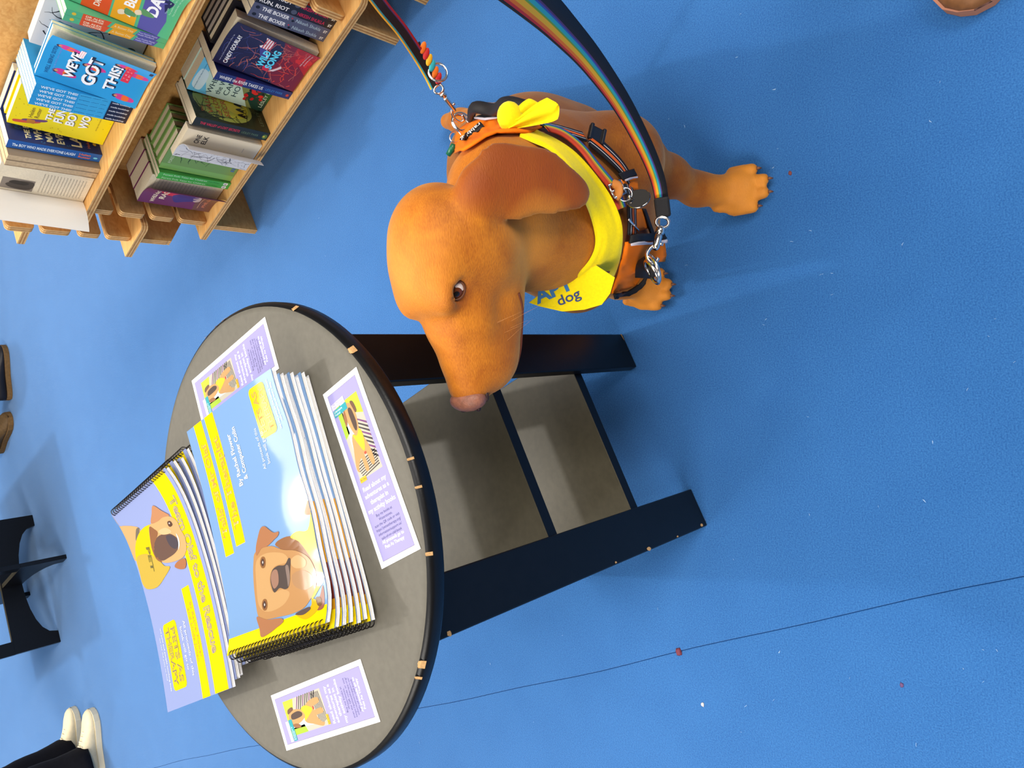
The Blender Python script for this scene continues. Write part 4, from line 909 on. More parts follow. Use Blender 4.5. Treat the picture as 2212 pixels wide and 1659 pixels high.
def _merge(a, b, d, k, sub=False):
    F = FIELD[a[0]:b[0], a[1]:b[1], a[2]:b[2]]
    if sub:
        d = -d; h = np.clip(0.5-0.5*(F-d)/k, 0, 1); R = F*(1-h)+d*h+k*h*(1-h)
    else:
        h = np.clip(0.5+0.5*(F-d)/k, 0, 1); R = F*(1-h)+d*h-k*h*(1-h)
    FIELD[a[0]:b[0], a[1]:b[1], a[2]:b[2]] = R
def cone(p, q, r1, r2, k=0.02):
    p = np.array(p, float); q = np.array(q, float); m = max(r1, r2)+0.05
    r = _region(np.minimum(p, q)-m, np.maximum(p, q)+m)
    if r is None: return
    a, b, x, y, z = r; d = q-p; L2 = d @ d
    t = np.clip(((x-p[0])*d[0]+(y-p[1])*d[1]+(z-p[2])*d[2])/L2, 0, 1)
    dist = np.sqrt((x-p[0]-t*d[0])**2+(y-p[1]-t*d[1])**2+(z-p[2]-t*d[2])**2)-(r1+(r2-r1)*t)
    _merge(a, b, dist, k)
def ellip(c, axes, half, k=0.02, sub=False):
    c = np.array(c, float); A = [np.array(v, float)/np.linalg.norm(v) for v in axes]; h = np.array(half, float); m = h.max()+0.05
    r = _region(c-m, c+m)
    if r is None: return
    a, b, x, y, z = r
    u = [((x-c[0])*v[0]+(y-c[1])*v[1]+(z-c[2])*v[2]) for v in A]
    k0 = np.sqrt((u[0]/h[0])**2+(u[1]/h[1])**2+(u[2]/h[2])**2); k1 = np.sqrt((u[0]/h[0]**2)**2+(u[1]/h[1]**2)**2+(u[2]/h[2]**2)**2)+1e-9
    _merge(a, b, k0*(k0-1)/k1, k, sub)
HA = (HF, HL, HU)
def hell(f, l, u, half, k=0.015, sub=False, axes=None): ellip(hp(f, l, u), axes or HA, half, k, sub)
# ---- trunk: sitting, chest towards the camera, rump behind
BD = np.array([-0.40, -0.917, 0]); BL_ = np.array([0.917, -0.40, 0])
ZZ = np.array([0, 0, 1.0])
ellip((.240, .632, .340), (BD, BL_, ZZ), (.102, .092, .145), .03)
cone((.275, .650, .335), (.390, .82, .210), .100, .100, .04)
cone((.395, .82, .215), (.450, .98, .122), .100, .096, .04)
cone((.302, .642, .390), (.390, .80, .255), .056, .058, .05)            # withers to back
for sgn in (1, -1):
    c = np.array([.455, .93, .112])+BL_*.080*sgn if sgn < 0 else np.array([.445, .80, .165])
    ellip(c, (BD, BL_, ZZ), (.12, .058, .105), .04)                  # haunch
    cone(c+BD*.05+ZZ*-.02, c+BD*.04+BL_*.01*sgn-ZZ*(c[2]-.03), .05, .028, .03)  # hock and foot
    cone(c+BD*.02+BL_*.01*sgn-ZZ*(c[2]-.024), c+BD*.09+BL_*.01*sgn-ZZ*(c[2]-.022), .025, .021, .02)
tl = [tuple(at(*p)) for p in ((1120, 262, .10), (1050, 262, .055), (995, 262, .034), (968, 262, .026))]
for i, r in enumerate((.042, .032, .025)): cone(tl[i], tl[i+1], r, r-.007, .02)   # tail
# ---- fore legs
cone((.318, .640, .425), (.308, .565, .335), .056, .060, .04); cone((.312, .565, .345), (.335, .600, .235), .056, .046, .03)
cone((.335, .600, .235), (.322, .588, .15), .042, .032, .025); cone((.322, .588, .15), (.309, .576, .072), .032, .0255, .02)
cone((.309, .576, .072), (.306, .550, .034), .027, .027, .02)
cone((.195, .69, .42), (.165, .66, .33), .055, .06, .04); cone((.165, .66, .33), (.185, .735, .225), .054, .044, .03)
cone((.185, .735, .225), (.172, .748, .07), .04, .026, .025); cone((.172, .748, .07), (.166, .724, .034), .026, .026, .02)
TOES = []
def paw(c, ang, s):
    fx = np.array([math.sin(ang), -math.cos(ang), 0]); lx = np.array([math.cos(ang), math.sin(ang), 0]); c = np.array(c)
    ellip(c+ZZ*.020, (fx, lx, ZZ), (.032*s, .034*s, .021), .010)
    for o, fwd in ((-.030, .018), (-.0105, .036), (.0105, .036), (.030, .018)):
        t = c+lx*o*s+fx*fwd*s+ZZ*.0155
        cone(t-fx*.030, t+fx*.005, .0112, .0108, .0025); TOES.append((t+fx*.016, fx))
    cone(c-fx*.035-lx*.026+ZZ*.03, c-fx*.022-lx*.028+ZZ*.024, .009, .008, .006)
paw((.303, .524, 0.002), -0.05, 1.06); paw((.160, .716, 0.002), -0.18, 1.0)
# ---- neck
cone((.232, .584, .585), (.272, .618, .445), .064, .088, .04)
cone(hp(-.005, 0, -.045), (.205, .590, .44), .052, .084, .04)
# ---- head
hell(-.010, 0, .008, (.068, .060, .055), .02)
hell(.024, 0, .030, (.046, .047, .032), .02)
for s in (1, -1):
    hell(.046, .027*s, .036, (.022, .016, .014), .012)
    hell(-.004, .038*s, -.026, (.056, .031, .046), .02)
    hell(.060, .030*s, -.010, (.035, .014, .020), .015)
hell(.092, 0, -.018, (.072, .038, .038), .02)
cone(hp(.045, 0, .014), hp(.150, 0, -.006), .019, .0175, .012)
for s in (1, -1): hell(.098, .022*s, -.045, (.050, .021, .031), .012); hell(.040, .026*s, -.058, (.058, .024, .030), .016)
hell(.010, 0, -.072, (.055, .036, .030), .02)
hell(.152, 0, -.012, (.018, .024, .020), .01)
for s in (1, -1): hell(.122, .015*s, -.036, (.038, .021, .030), .012)
cone(hp(.0, 0, -.066), hp(.124, 0, -.068), .028, .018, .012)
def eye_axes(s):
    o = HL*s*.80+HF*.36+HU*.42; o /= np.linalg.norm(o)
    x = HF*.80+HU*.42; x -= o*(x @ o); x /= np.linalg.norm(x)
    return o, x, np.cross(o, x)
for s in (1, -1):
    hell(.070, .012*s, .010, (.032, .020, .017), .014)
    o, x, y = eye_axes(s); ellip(hp(.0455, .0375*s, .0285)+o*.002, (x, y, o), (.0145, .0082, .0075), .005, sub=True)
# ears: flat flaps hanging from the side of the skull
for s in (1, -1):
    ea = (HF+HU*.25, HL*s*.92+HU*.30, HU-HF*.2)
    ef = 0.012 if s > 0 else .034; eu = 0 if s > 0 else -.022; el = 1 if s > 0 else .9
    hell(-.066+ef, .060*s*el, .000+eu, (.034, .016, .024), .012, axes=ea)
    hell(-.078+ef, .078*s*el, -.034+eu, (.042, .0105, .044), .008, axes=ea)
    hell(-.078+ef, .092*s*el, -.072+eu, (.037, .0100, .044), .008, axes=ea)
    hell(-.068+ef, .102*s*el, -.106+eu, (.023, .0095, .028), .008, axes=ea)
def surface_nets(F):
    n = F.shape; s = F < 0
    c = np.zeros(tuple(k-1 for k in n), dtype=np.uint8)
    for i in (0, 1):
        for j in (0, 1):
            for k in (0, 1): c += s[i:n[0]-1+i, j:n[1]-1+j, k:n[2]-1+k]
    act = (c > 0) & (c < 8); idx = np.argwhere(act); N = len(idx)
    ids = np.full(act.shape, -1, dtype=np.int32); ids[act] = np.arange(N)
    acc = np.zeros((N, 3)); cnt = np.zeros(N); corners = [(i, j, k) for i in (0, 1) for j in (0, 1) for k in (0, 1)]
    for a in range(8):
        for ax in range(3):
            if corners[a][ax]: continue
            p = np.array(corners[a]); q = p.copy(); q[ax] = 1
            v0 = F[idx[:, 0]+p[0], idx[:, 1]+p[1], idx[:, 2]+p[2]]; v1 = F[idx[:, 0]+q[0], idx[:, 1]+q[1], idx[:, 2]+q[2]]
            m = (v0 < 0) != (v1 < 0); t = np.where(m, v0/np.where(m, v0-v1, 1), 0)
            pos = np.repeat(p[None, :].astype(float), N, 0); pos[:, ax] = t
            acc[m] += pos[m]; cnt[m] += 1
    V = (idx+acc/cnt[:, None])*VOX+GLO
    quads = []
    for ax in range(3):
        o1, o2 = [(1, 2), (2, 0), (0, 1)][ax]
        sl0 = [slice(1, -1)]*3; sl1 = [slice(1, -1)]*3
        sl0[ax] = slice(0, n[ax]-1); sl1[ax] = slice(1, n[ax])
        A = s[tuple(sl0)]; B = s[tuple(sl1)]; e = np.argwhere(A != B)
        off = np.array([1, 1, 1]); off[ax] = 0; e = e+off
        inside = s[e[:, 0], e[:, 1], e[:, 2]]
        d1 = np.zeros(3, int); d1[o1] = 1; d2 = np.zeros(3, int); d2[o2] = 1
        q = [ids[tuple((e-a*d1-b*d2).T)] for a, b in ((1, 1), (0, 1), (0, 0), (1, 0))]
        Q = np.stack(q, 1); Q[~inside] = Q[~inside][:, ::-1]; quads.append(Q)
    return V, np.concatenate(quads)
DV, DQ = surface_nets(FIELD)
# drop anything not attached, flatten the soles on the carpet
DV[:, 2] = np.maximum(DV[:, 2], 0.0012)
# two passes of smoothing take out the voxel grain
def lap(V, Q, it, w):
    n = len(V); E = np.concatenate([Q[:, [0, 1]], Q[:, [1, 2]], Q[:, [2, 3]], Q[:, [3, 0]]])
    deg = np.bincount(E.ravel(), minlength=n)
    for _ in range(it):
        S = np.zeros_like(V)
        for c in range(3): S[:, c] = np.bincount(E[:, 0], V[E[:, 1], c], n)+np.bincount(E[:, 1], V[E[:, 0], c], n)
        V = V+w*(S/deg[:, None]-V)
    return V
DV = lap(DV, DQ, 3, 0.5)
# ---- coat colour per point: markings, plus top light painted as a pale crown
def W(c, r): d = np.linalg.norm((DV-np.array(c)), axis=1)/r; return np.clip(1-d*d, 0, 1)
dark = np.zeros(len(DV)); pale = np.zeros(len(DV))
for f, l, u, r in ((-.08, .08, -.034, .062), (-.078, .094, -.074, .056), (-.064, .104, -.112, .045), (-.06, .07, .0, .036)):
    for s in (1, -1): dark = np.maximum(dark, np.sqrt(W(hp(f, l*s, u), r)))
for s in (1, -1):
    dark = np.maximum(dark, .9*W(hp(.050, .040*s, .0285), .021))
    dark = np.maximum(dark, .45*W(hp(.10, .036*s, -.045), .04)); dark = np.maximum(dark, .7*W(hp(-.085, .045*s, -.06), .04))
    pale = np.maximum(pale, .8*W(hp(-.02, .055*s, -.075), .06))
pale = np.maximum(pale, .4*W(hp(.02, 0, .05), .06)); pale = np.maximum(pale, .6*W(hp(.13, 0, -.07), .04))  # first term puts light from above into the crown's colour
for c in ((.303, .515, .02), (.16, .71, .02)): pale = np.maximum(pale, .7*W(c, .08))
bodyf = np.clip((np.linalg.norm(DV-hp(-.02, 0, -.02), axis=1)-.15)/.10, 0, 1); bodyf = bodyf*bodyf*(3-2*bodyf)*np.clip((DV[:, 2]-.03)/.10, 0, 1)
dog = thing('dog', 'red fox coloured dog sitting beside the black table in harness and yellow bandana', 'dog', (0.30, 0.72, 0.0))
def coat_mat():
    m = bpy.data.materials.new('fox_red_coat'); m.use_nodes = True; nt = m.node_tree; b = nt.nodes['Principled BSDF']
    b.inputs['Roughness'].default_value = 0.55; b.inputs['Specular IOR Level'].default_value = 0.25
    b.inputs['Sheen Weight'].default_value = 0.35; b.inputs['Sheen Roughness'].default_value = 0.4; b.inputs['Sheen Tint'].default_value = (1, .75, .4, 1)
    at_ = nt.nodes.new('ShaderNodeAttribute'); at_.attribute_name = 'coat'
    sp = nt.nodes.new('ShaderNodeSeparateColor'); nt.links.new(at_.outputs['Color'], sp.inputs[0])
    tc = nt.nodes.new('ShaderNodeTexCoord'); n = nt.nodes.new('ShaderNodeTexNoise'); n.inputs['Scale'].default_value = 26; n.inputs['Detail'].default_value = 7; n.inputs['Distortion'].default_value = 0.8
    nt.links.new(tc.outputs['Object'], n.inputs['Vector'])
    mp = nt.nodes.new('ShaderNodeMapping'); mp.inputs['Scale'].default_value = (70, 260, 260); nt.links.new(tc.outputs['Object'], mp.inputs[0])
    f = nt.nodes.new('ShaderNodeTexNoise'); f.inputs['Scale'].default_value = 3; f.inputs['Detail'].default_value = 5; nt.links.new(mp.outputs[0], f.inputs[0])
    r = nt.nodes.new('ShaderNodeValToRGB'); r.color_ramp.elements[0].position = .3; r.color_ramp.elements[0].color = rgb(158, 82, 13); r.color_ramp.elements[1].position = .7; r.color_ramp.elements[1].color = rgb(206, 124, 28)
    av = nt.nodes.new('ShaderNodeMix'); av.inputs[0].default_value = 0.45; nt.links.new(n.outputs['Fac'], av.inputs[2]); nt.links.new(f.outputs['Fac'], av.inputs[3]); nt.links.new(av.outputs[0], r.inputs[0])
    m1 = nt.nodes.new('ShaderNodeMix'); m1.data_type = 'RGBA'; m1.inputs[7].default_value = rgb(138, 62, 14); nt.links.new(sp.outputs[0], m1.inputs[0]); nt.links.new(r.outputs[0], m1.inputs[6])
    m2 = nt.nodes.new('ShaderNodeMix'); m2.data_type = 'RGBA'; m2.inputs[7].default_value = rgb(222, 146, 54); nt.links.new(sp.outputs[1], m2.inputs[0]); nt.links.new(m1.outputs[2], m2.inputs[6])
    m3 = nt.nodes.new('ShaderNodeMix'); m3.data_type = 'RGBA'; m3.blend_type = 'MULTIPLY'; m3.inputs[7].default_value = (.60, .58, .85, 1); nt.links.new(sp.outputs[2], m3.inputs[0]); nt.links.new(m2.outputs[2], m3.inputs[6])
    nt.links.new(m3.outputs[2], b.inputs['Base Color'])
    bp = nt.nodes.new('ShaderNodeBump'); bp.inputs['Strength'].default_value = 0.35; bp.inputs['Distance'].default_value = 0.002; nt.links.new(f.outputs['Fac'], bp.inputs['Height']); nt.links.new(bp.outputs[0], b.inputs['Normal'])
    return m
M_COAT = coat_mat()
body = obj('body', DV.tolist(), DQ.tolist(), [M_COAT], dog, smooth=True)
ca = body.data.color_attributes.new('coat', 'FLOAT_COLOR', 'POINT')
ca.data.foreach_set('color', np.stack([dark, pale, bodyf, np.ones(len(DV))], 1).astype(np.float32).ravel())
TREE = BVHTree.FromPolygons([Vector(v) for v in DV], [tuple(int(i) for i in q) for q in DQ])
def VV(a): return Vector((float(a[0]), float(a[1]), float(a[2])))
hF, hL, hU = VV(HF), VV(HL), VV(HU)
def hv(f, l, u): return VV(hp(f, l, u))
# eyes, lids, nose, lips, claws, whiskers
M_SCL = mat('eye_white', rgb(226, 204, 190), 0.25, 0.4); M_IRIS = mat('eye_brown', rgb(96, 44, 18), 0.2, 0.3); M_PUP = mat('eye_pupil', rgb(16, 10, 10), 0.15, 0.5)
M_LID = mat('dark_skin', rgb(98, 56, 34), 0.5, 0.3)
for s in (1, -1):
    eo, ex, ey = [VV(a) for a in eye_axes(s)]
    c = hv(.0455, .0375*s, .0285)-eo*.0085; RR = .0118
    e = MB(); e.ball(c, (eo, ex, ey), (RR, RR, RR), 0, 22, 16)
    def cap(g, r, ang, mi):
        g = g.normalized(); x = g.orthogonal().normalized(); y = g.cross(x); vs = [c+g*r]; fs = []
        for i in range(1, 5):
            t = ang*i/4
            for k in range(18): a = 2*math.pi*k/18; vs.append(c+g*r*math.cos(t)+(x*math.cos(a)+y*math.sin(a))*r*math.sin(t))
        for k in range(18): fs.append((0, 1+k, 1+(k+1) % 18))
        for i in range(3):
            for k in range(18): fs.append((1+i*18+k, 1+(i+1)*18+k, 1+(i+1)*18+(k+1) % 18, 1+i*18+(k+1) % 18))
        e.add(vs, fs, mi, True)
    cap(eo*.74-ex*.67, RR*1.01, math.radians(34), 3); cap(eo*.98+ex*.16, RR*1.02, math.radians(31), 1); cap(eo*.97+ex*.22, RR*1.03, math.radians(15), 2)
    e.build('eye', [M_LID, M_IRIS, M_PUP, M_SCL], dog)
    l = MB(); pts = []
    for k in range(28):
        a = 2*math.pi*k/28; ca, sa = math.cos(a), math.sin(a)
        q = ex*(ca*.86)+ey*(sa*.46*(1-.35*ca*ca))+eo*.62; pts.append(c+q.normalized()*(RR+.0012))
    l.tube(pts, .0013, 6, 0, closed=True)
    l.build('eyelid', [M_LID], dog)
nz = MB()
M_NOSE = mat('nose_leather', rgb(142, 90, 70), 0.45, 0.45, noise=0.25, nscale=160, bump=0.3, bscale=600)
M_NOSED = mat('nostril', rgb(46, 26, 26), 0.5, 0.3)
nz.ball(hv(.165, 0, -.006), (hF, hL, hU), (.0135, .0240, .0170), 0, 24, 14); nz.ball(hv(.162, 0, -.022), (hF, hL, hU), (.008, .0055, .010), 0)
nose = nz.build('nose', [M_NOSE], dog)
n2 = MB()
for s in (1, -1): n2.ball(hv(.1750, .0115*s, -.0085), (hF, hL*s*.9+hU*.3, hU), (.0045, .0052, .0034), 0, 12, 8); n2.ball(hv(.163, .0205*s, -.0145), (hF, hL, hU), (.0062, .0035, .0026), 0, 12, 8)
n2.build('nostril', [M_NOSED], nose)
def snap(p, off):
    q, nr, i, d = TREE.find_nearest(p); return q+nr*off
lp = MB()
for s in (1, -1):
    pts = [snap(hv(f, l*s, u), .0004) for f, l, u in ((.156, .012, -.046), (.143, .024, -.060), (.120, .034, -.068), (.095, .042, -.070), (.070, .046, -.066), (.052, .048, -.058))]
    lp.tube(smoothline(pts, 5), [0.0007+0.0010*min(1, i/14) for i in range(26)], 6, 0)
lp.build('lip', [mat('lip_skin', rgb(96, 50, 34), 0.6, 0.2)], dog)
ck = MB(); M_CLAW = mat('dark_claw', rgb(112, 70, 48), 0.5, 0.5)
for t, fx in TOES:
    t = VV(t); f3 = VV(fx); cl_ = MB(); cl_.tube([t-f3*.002+Z*.002, t+f3*.002+Z*.0005, t+f3*.0045-Z*.004], [.0028, .0023, .0009], 8, 0); cl_.build('claw', [M_CLAW], dog)
wk = MB(); rnd = random.Random(8)
for i in range(6):
    f, u = rnd.uniform(.07, .125), rnd.uniform(-.045, -.022); a = snap(hv(f, .045, u), 0); d = (hL*1.0-hF*rnd.uniform(.2, .9)-hU*rnd.uniform(.1, .6)).normalized(); L = rnd.uniform(.02, .045)
    wk.tube([a, a+d*L*.5, a+d*L-hU*L*.12], [.00014, .0001, .00004], 4, 0, cap=False)
o = wk.build('whisker', [mat('whisker', rgb(196, 130, 66), 0.5)], dog); o['kind'] = 'stuff'
# ================================================================ WHAT THE DOG WEARS
def hit(px, py):
    d = ray(px, py).normalized(); return TREE.ray_cast(CAMP, d)
def atd(px, py, dist): return CAMP+ray(px, py).normalized()*dist
def drape(name, poly, mt, parent, off=0.005, thick=0.0025, grid=9.0, extend=False, smooth=True, lift=None):
    """a patch of cloth laid on the dog's body; the outline follows what the photograph shows"""
    b = bmesh.new(); vs = [b.verts.new((p[0], p[1], 0)) for p in poly]; f = b.faces.new(vs); bmesh.ops.triangulate(b, faces=[f])
    for ax in (0, 1):
        lo = min(p[ax] for p in poly); hi = max(p[ax] for p in poly); g = lo+grid
        while g < hi:
            co = [0, 0, 0]; no = [0, 0, 0]; co[ax] = g; no[ax] = 1
            bmesh.ops.bisect_plane(b, geom=b.verts[:]+b.edges[:]+b.faces[:], plane_co=co, plane_no=no); g += grid
    b.verts.ensure_lookup_table(); hits = {}; miss = []
    for v in b.verts:
        p, n, i, d = hit(v.co.x, v.co.y)
        if p is None: miss.append(v)
        else: hits[v] = (p, n, d, v.co.x, v.co.y)
    H = list(hits.values())
    new = {}
    for v, (p, n, d, x, y) in hits.items():
        o = off+(lift(x, y) if lift else 0); new[v] = p+n*o
    md = sum(h[2] for h in H)/len(H) if H else 1.0
    for v in miss:
        near = min(H, key=lambda h: (h[3]-v.co.x)**2+(h[4]-v.co.y)**2) if H else None
        dist = near[2] if near else md
        q = atd(v.co.x, v.co.y, dist)
        if not extend:
            p, n, i, dd = TREE.find_nearest(q); q = p+n*off
        new[v] = q
    for v, q in new.items(): v.co = q
    # relax a little, so that cloth spans hollows instead of following every bump
    for it in range(3):
        cp = {v: v.co.copy() for v in b.verts}
        for v in b.verts:
            if any(e.is_boundary for e in v.link_edges): continue
            ns = [e.other_vert(v) for e in v.link_edges]; v.co = cp[v]*.5+sum((cp[n] for n in ns), Vector())/len(ns)*.5
    bmesh.ops.recalc_face_normals(b, faces=b.faces[:])
    avg = sum((f.normal*f.calc_area() for f in b.faces), Vector()); ctr = sum((v.co for v in b.verts), Vector())/len(b.verts)
    if avg.dot(CAMP-ctr) < 0: bmesh.ops.reverse_faces(b, faces=b.faces[:])
    bmesh.ops.solidify(b, geom=b.faces[:], thickness=thick)
    m = MB(); m.bm(b, 0, smooth)
    return m.build(name, [mt], parent)
def strap(name, pts, width, cols, parent, off=0.006, thick=0.0022, surf=True, up=None, n=6, w1=None):
    """webbing: a strip of given width along the points; cols = [(share, material), ...] across the width"""
    P = smoothline(pts, n); N = len(P); m = MB(); mats = [c[1] for c in cols]
    edges = [0.0]
    for c in cols: edges.append(edges[-1]+c[0])
    tot = edges[-1]; K = len(edges); vs = []
    for i, p in enumerate(P):
        t = (P[min(i+1, N-1)]-P[max(i-1, 0)]).normalized()
        if surf: q, nr, _, _ = TREE.find_nearest(p)
        else: nr = up(p, i/(N-1)) if up else (CAMP-p).normalized()
        sd_ = t.cross(nr).normalized(); nr = sd_.cross(t)
        for dz in (0, -thick):
            for e in edges:
                w = p+sd_*((e/tot-.5)*(width if w1 is None else width+(w1-width)*i/(N-1)))
                if surf:
                    q, nn, _, _ = TREE.find_nearest(w); w = q+nn*(off+dz) if (q-w).length < .03 else w+nr*(off+dz)
                else: w = w+nr*dz
                vs.append(w)
    fs = []; mi = []; S = 2*K
    for i in range(N-1):
        for k in range(K-1):
            a = i*S+k; fs.append((a, a+1, a+S+1, a+S)); mi.append(k)
            a = i*S+K+k; fs.append((a+1, a, a+S, a+S+1)); mi.append(k)
        a = i*S; fs.append((a, a+S, a+S+K, a+K)); mi.append(0)
        a = i*S+K-1; fs.append((a+S, a, a+K, a+S+K)); mi.append(K-2)
    for i in (0, N-1):
        for k in range(K-1):
            a = i*S+k; fs.append((a, a+1, a+K+1, a+K)); mi.append(k)
    return obj(name, vs, fs, mats, parent, mi=mi, smooth=True)
def onbody(px, py, off=0.0):
    p, n, i, d = hit(px, py)
    if p is None: p, n, i, d = TREE.find_nearest(atd(px, py, 1.05))
    return p+n*off
def bpts(pts): return [onbody(*p) for p in pts]
C2 = lambda x, y: (900+x/3.687, 180+y/3.687)
M_ORANGE = mat('orange_mesh_fabric', rgb(255, 122, 0), 0.75, 0.25, noise=0.08, nscale=700, bump=0.25, bscale=1500)
M_NYL = mat('black_webbing', rgb(24, 22, 24), 0.6, 0.35, noise=0.2, nscale=500, bump=0.3, bscale=1200)
M_ORW = mat('orange_webbing', rgb(240, 104, 30), 0.6, 0.3)
M_REFL = mat('grey_reflective', rgb(196, 190, 200), 0.4, 0.5)
M_STITCH = mat('white_stitch', rgb(230, 226, 220), 0.6, 0.3)
M_CHROME = mat('chrome', rgb(226, 222, 218), 0.16, 0.5, metal=1.0)
M_YELLOW = mat('yellow_cotton', rgb(252, 222, 6), 0.8, 0.2, noise=0.05, nscale=300, bump=0.2, bscale=900, sheen=0.2)
def pl(*a): return [C2(x, y) for x, y in a]
har = thing('dog_harness', 'orange and black padded harness strapped round the dog', 'harness', (0.27, 0.62, 0.35))
back = drape('back_panel', pl((330, 440), (350, 385), (440, 322), (520, 300), (700, 296), (880, 300), (1000, 380), (900, 420), (760, 430), (640, 430), (560, 460), (470, 520), (400, 560), (330, 560)), M_ORANGE, har, off=0.007)
drape('black_trim', pl((440, 318), (520, 282), (700, 250), (880, 235), (1010, 300), (1000, 350), (880, 305), (700, 300), (520, 303), (445, 330)), M_NYL, har, off=0.009)
drape('piping', pl((505, 298), (580, 312), (690, 306), (690, 318), (580, 326), (500, 308)), M_REFL, har, off=0.012, thick=0.002)
lb = drape('label_patch', pl((556, 344), (585, 380), (436, 486), (398, 468)), M_NYL, har, off=0.0145, thick=0.003)
def px_text(parent, name, t, a, b, size_px, m, off, flip=False, bold=0.01):
    """words laid on the body from photo point a to b"""
    v, f = text_mesh(t, bold); xs = [p[0] for p in v]; x0, w0 = min(xs), max(xs)-min(xs)
    d = (b[0]-a[0], b[1]-a[1]); L = math.hypot(*d); d = (d[0]/L, d[1]/L); u = (d[1], -d[0]); vs = []
    for px, py in v:
        s = (px-x0)/w0*L; h = py*size_px; x = a[0]+d[0]*s+u[0]*h; y = a[1]+d[1]*s+u[1]*h
        q = onplane(x, y, *off) if isinstance(off, tuple) else onbody(x, y, off)
        vs.append(q)
    return obj(name, vs, f, [m], parent)
px_text(lb, 'label_lettering', 'rabbitg', C2(556, 356), C2(416, 462), 9.0, M_STITCH, 0.0160)
# carrying handle: a padded loop standing off the back
hd_ = [onbody(*C2(*p)) for p in ((450, 300), (560, 240), (700, 240), (860, 230), (1010, 250))]
hpts = [hd_[0]+Z*.006, hd_[1]+Z*.030+QX*.004, hd_[2]+Z*.026, hd_[3]+Z*.034+QX*.004, hd_[4]+Z*.006]
hm = MB(); hm.tube(smoothline(hpts, 7), [.008]*2+[.0105]*25+[.008]*2, 10, 0, ell=.75); hm.build('handle', [M_NYL], har)
WEB = [(.2, M_NYL), (.05, M_STITCH), (.14, M_NYL), (.22, M_ORW), (.14, M_NYL), (.05, M_STITCH), (.2, M_NYL)]
strap('shoulder_strap', bpts(pl((960, 365), (1100, 395), (1200, 425), (1310, 458))), 0.016, WEB, har, off=0.008)
strap('side_strap', bpts(pl((1350, 470), (1430, 530), (1530, 620), (1610, 710), (1660, 800))), 0.030, WEB, har, off=0.008)
strap('front_strap', bpts(pl((1640, 840), (1665, 940), (1668, 1050), (1668, 1200))), 0.024, WEB, har, off=0.010)
strap('girth_strap', [onbody(*C2(1060, 300))+0*Z, onbody(*C2(1200, 270)), onbody(*C2(1330, 262)), onbody(*C2(1480, 330)), onbody(*C2(1580, 420))], 0.001, [(1, M_NYL)], har, off=0.001) if False else None
bk = onbody(*C2(1390, 452), 0.010); bd = (onbody(*C2(1470, 500))-onbody(*C2(1330, 430))).normalized(); q_, n_, _, _ = TREE.find_nearest(bk); n_ = (n_+(CAMP-bk).normalized()*1.2).normalized(); sdv = n_.cross(bd).normalized(); n_ = bd.cross(sdv)
bm_ = MB(); bm_.box(bk, (bd, sdv, n_), (.012, .010, .0022), .002, 0); bm_.box(bk+n_*.003-bd*.010, (bd, sdv, n_), (.0025, .011, .0022), .0015, 0); bm_.box(bk+n_*.003+bd*.010, (bd, sdv, n_), (.0025, .011, .0022), .0015, 0); bm_.build('slide_buckle', [mat('black_plastic', rgb(22, 20, 24), .3, .5)], har)
drape('side_patch', pl((1590, 790), (1690, 740), (1722, 790), (1728, 850), (1640, 880)), M_ORANGE, har, off=0.008)
drape('side_patch_trim', pl((1565, 750), (1690, 690), (1712, 740), (1600, 800)), M_NYL, har, off=0.010)
drape('piping', pl((1600, 802), (1700, 752), (1704, 764), (1608, 815)), M_REFL, har, off=0.0125, thick=0.0015)
drape('chest_side_panel', pl((1690, 1010), (1760, 1005), (1810, 1150), (1650, 1195), (1680, 1100)), M_ORANGE, har, off=0.007)
drape('chest_panel', pl((1620, 1260), (1835, 1205), (1860, 1300), (1850, 1400), (1780, 1520), (1700, 1600), (1530, 1650), (1570, 1520), (1605, 1380)), M_ORANGE, har, off=0.008, lift=lambda x, y: .020*min(1, max(0, (x-1335)/62)))
drape('chest_trim', pl((1635, 1210), (1815, 1150), (1838, 1196), (1630, 1256)), M_NYL, har, off=0.0115, lift=lambda x, y: .020*min(1, max(0, (x-1335)/62)))
drape('piping', pl((1632, 1256), (1834, 1200), (1838, 1214), (1630, 1272)), M_REFL, har, off=0.0135, thick=0.0015, lift=lambda x, y: .020*min(1, max(0, (x-1335)/62)))
drape('chest_trim', pl((1752, 1000), (1775, 1000), (1830, 1140), (1880, 1250), (1868, 1330), (1850, 1290), (1845, 1240), (1800, 1140)), M_NYL, har, off=0.010)
drape('chest_trim', pl((1530, 1640), (1640, 1625), (1720, 1590), (1800, 1530), (1815, 1545), (1740, 1615), (1650, 1655), (1540, 1668)), M_NYL, har, off=0.0125, lift=lambda x, y: .020*min(1, max(0, (x-1335)/62)))
def loop_tab(px, py, ax_px, w, l, name='ring_tab'):
    c = onbody(px, py, .030); a2 = onbody(ax_px[0], ax_px[1], .034); d = (a2-c).normalized(); q, n, _, _ = TREE.find_nearest(c); s = n.cross(d).normalized(); n = d.cross(s)
    m = MB(); m.box(c, (d, s, n), (l, w, .005), .003, 0); m.build(name, [M_NYL], har); return c, d, s, n
tb = [onbody(1368, 577, .024), onbody(1384, 574, .034), atd(1404, 576, (onbody(1384, 574)-CAMP).length-.040)]
strap('ring_tab', tb, 0.028, [(1, M_NYL)], har, surf=False, thick=.006, n=4)
c = tb[2]; d = (tb[2]-tb[0]).normalized(); n = (CAMP-c).normalized(); s_ = n.cross(d).normalized(); n = d.cross(s_)
CR = atd(1411, 582, (c-CAMP).length-.002)
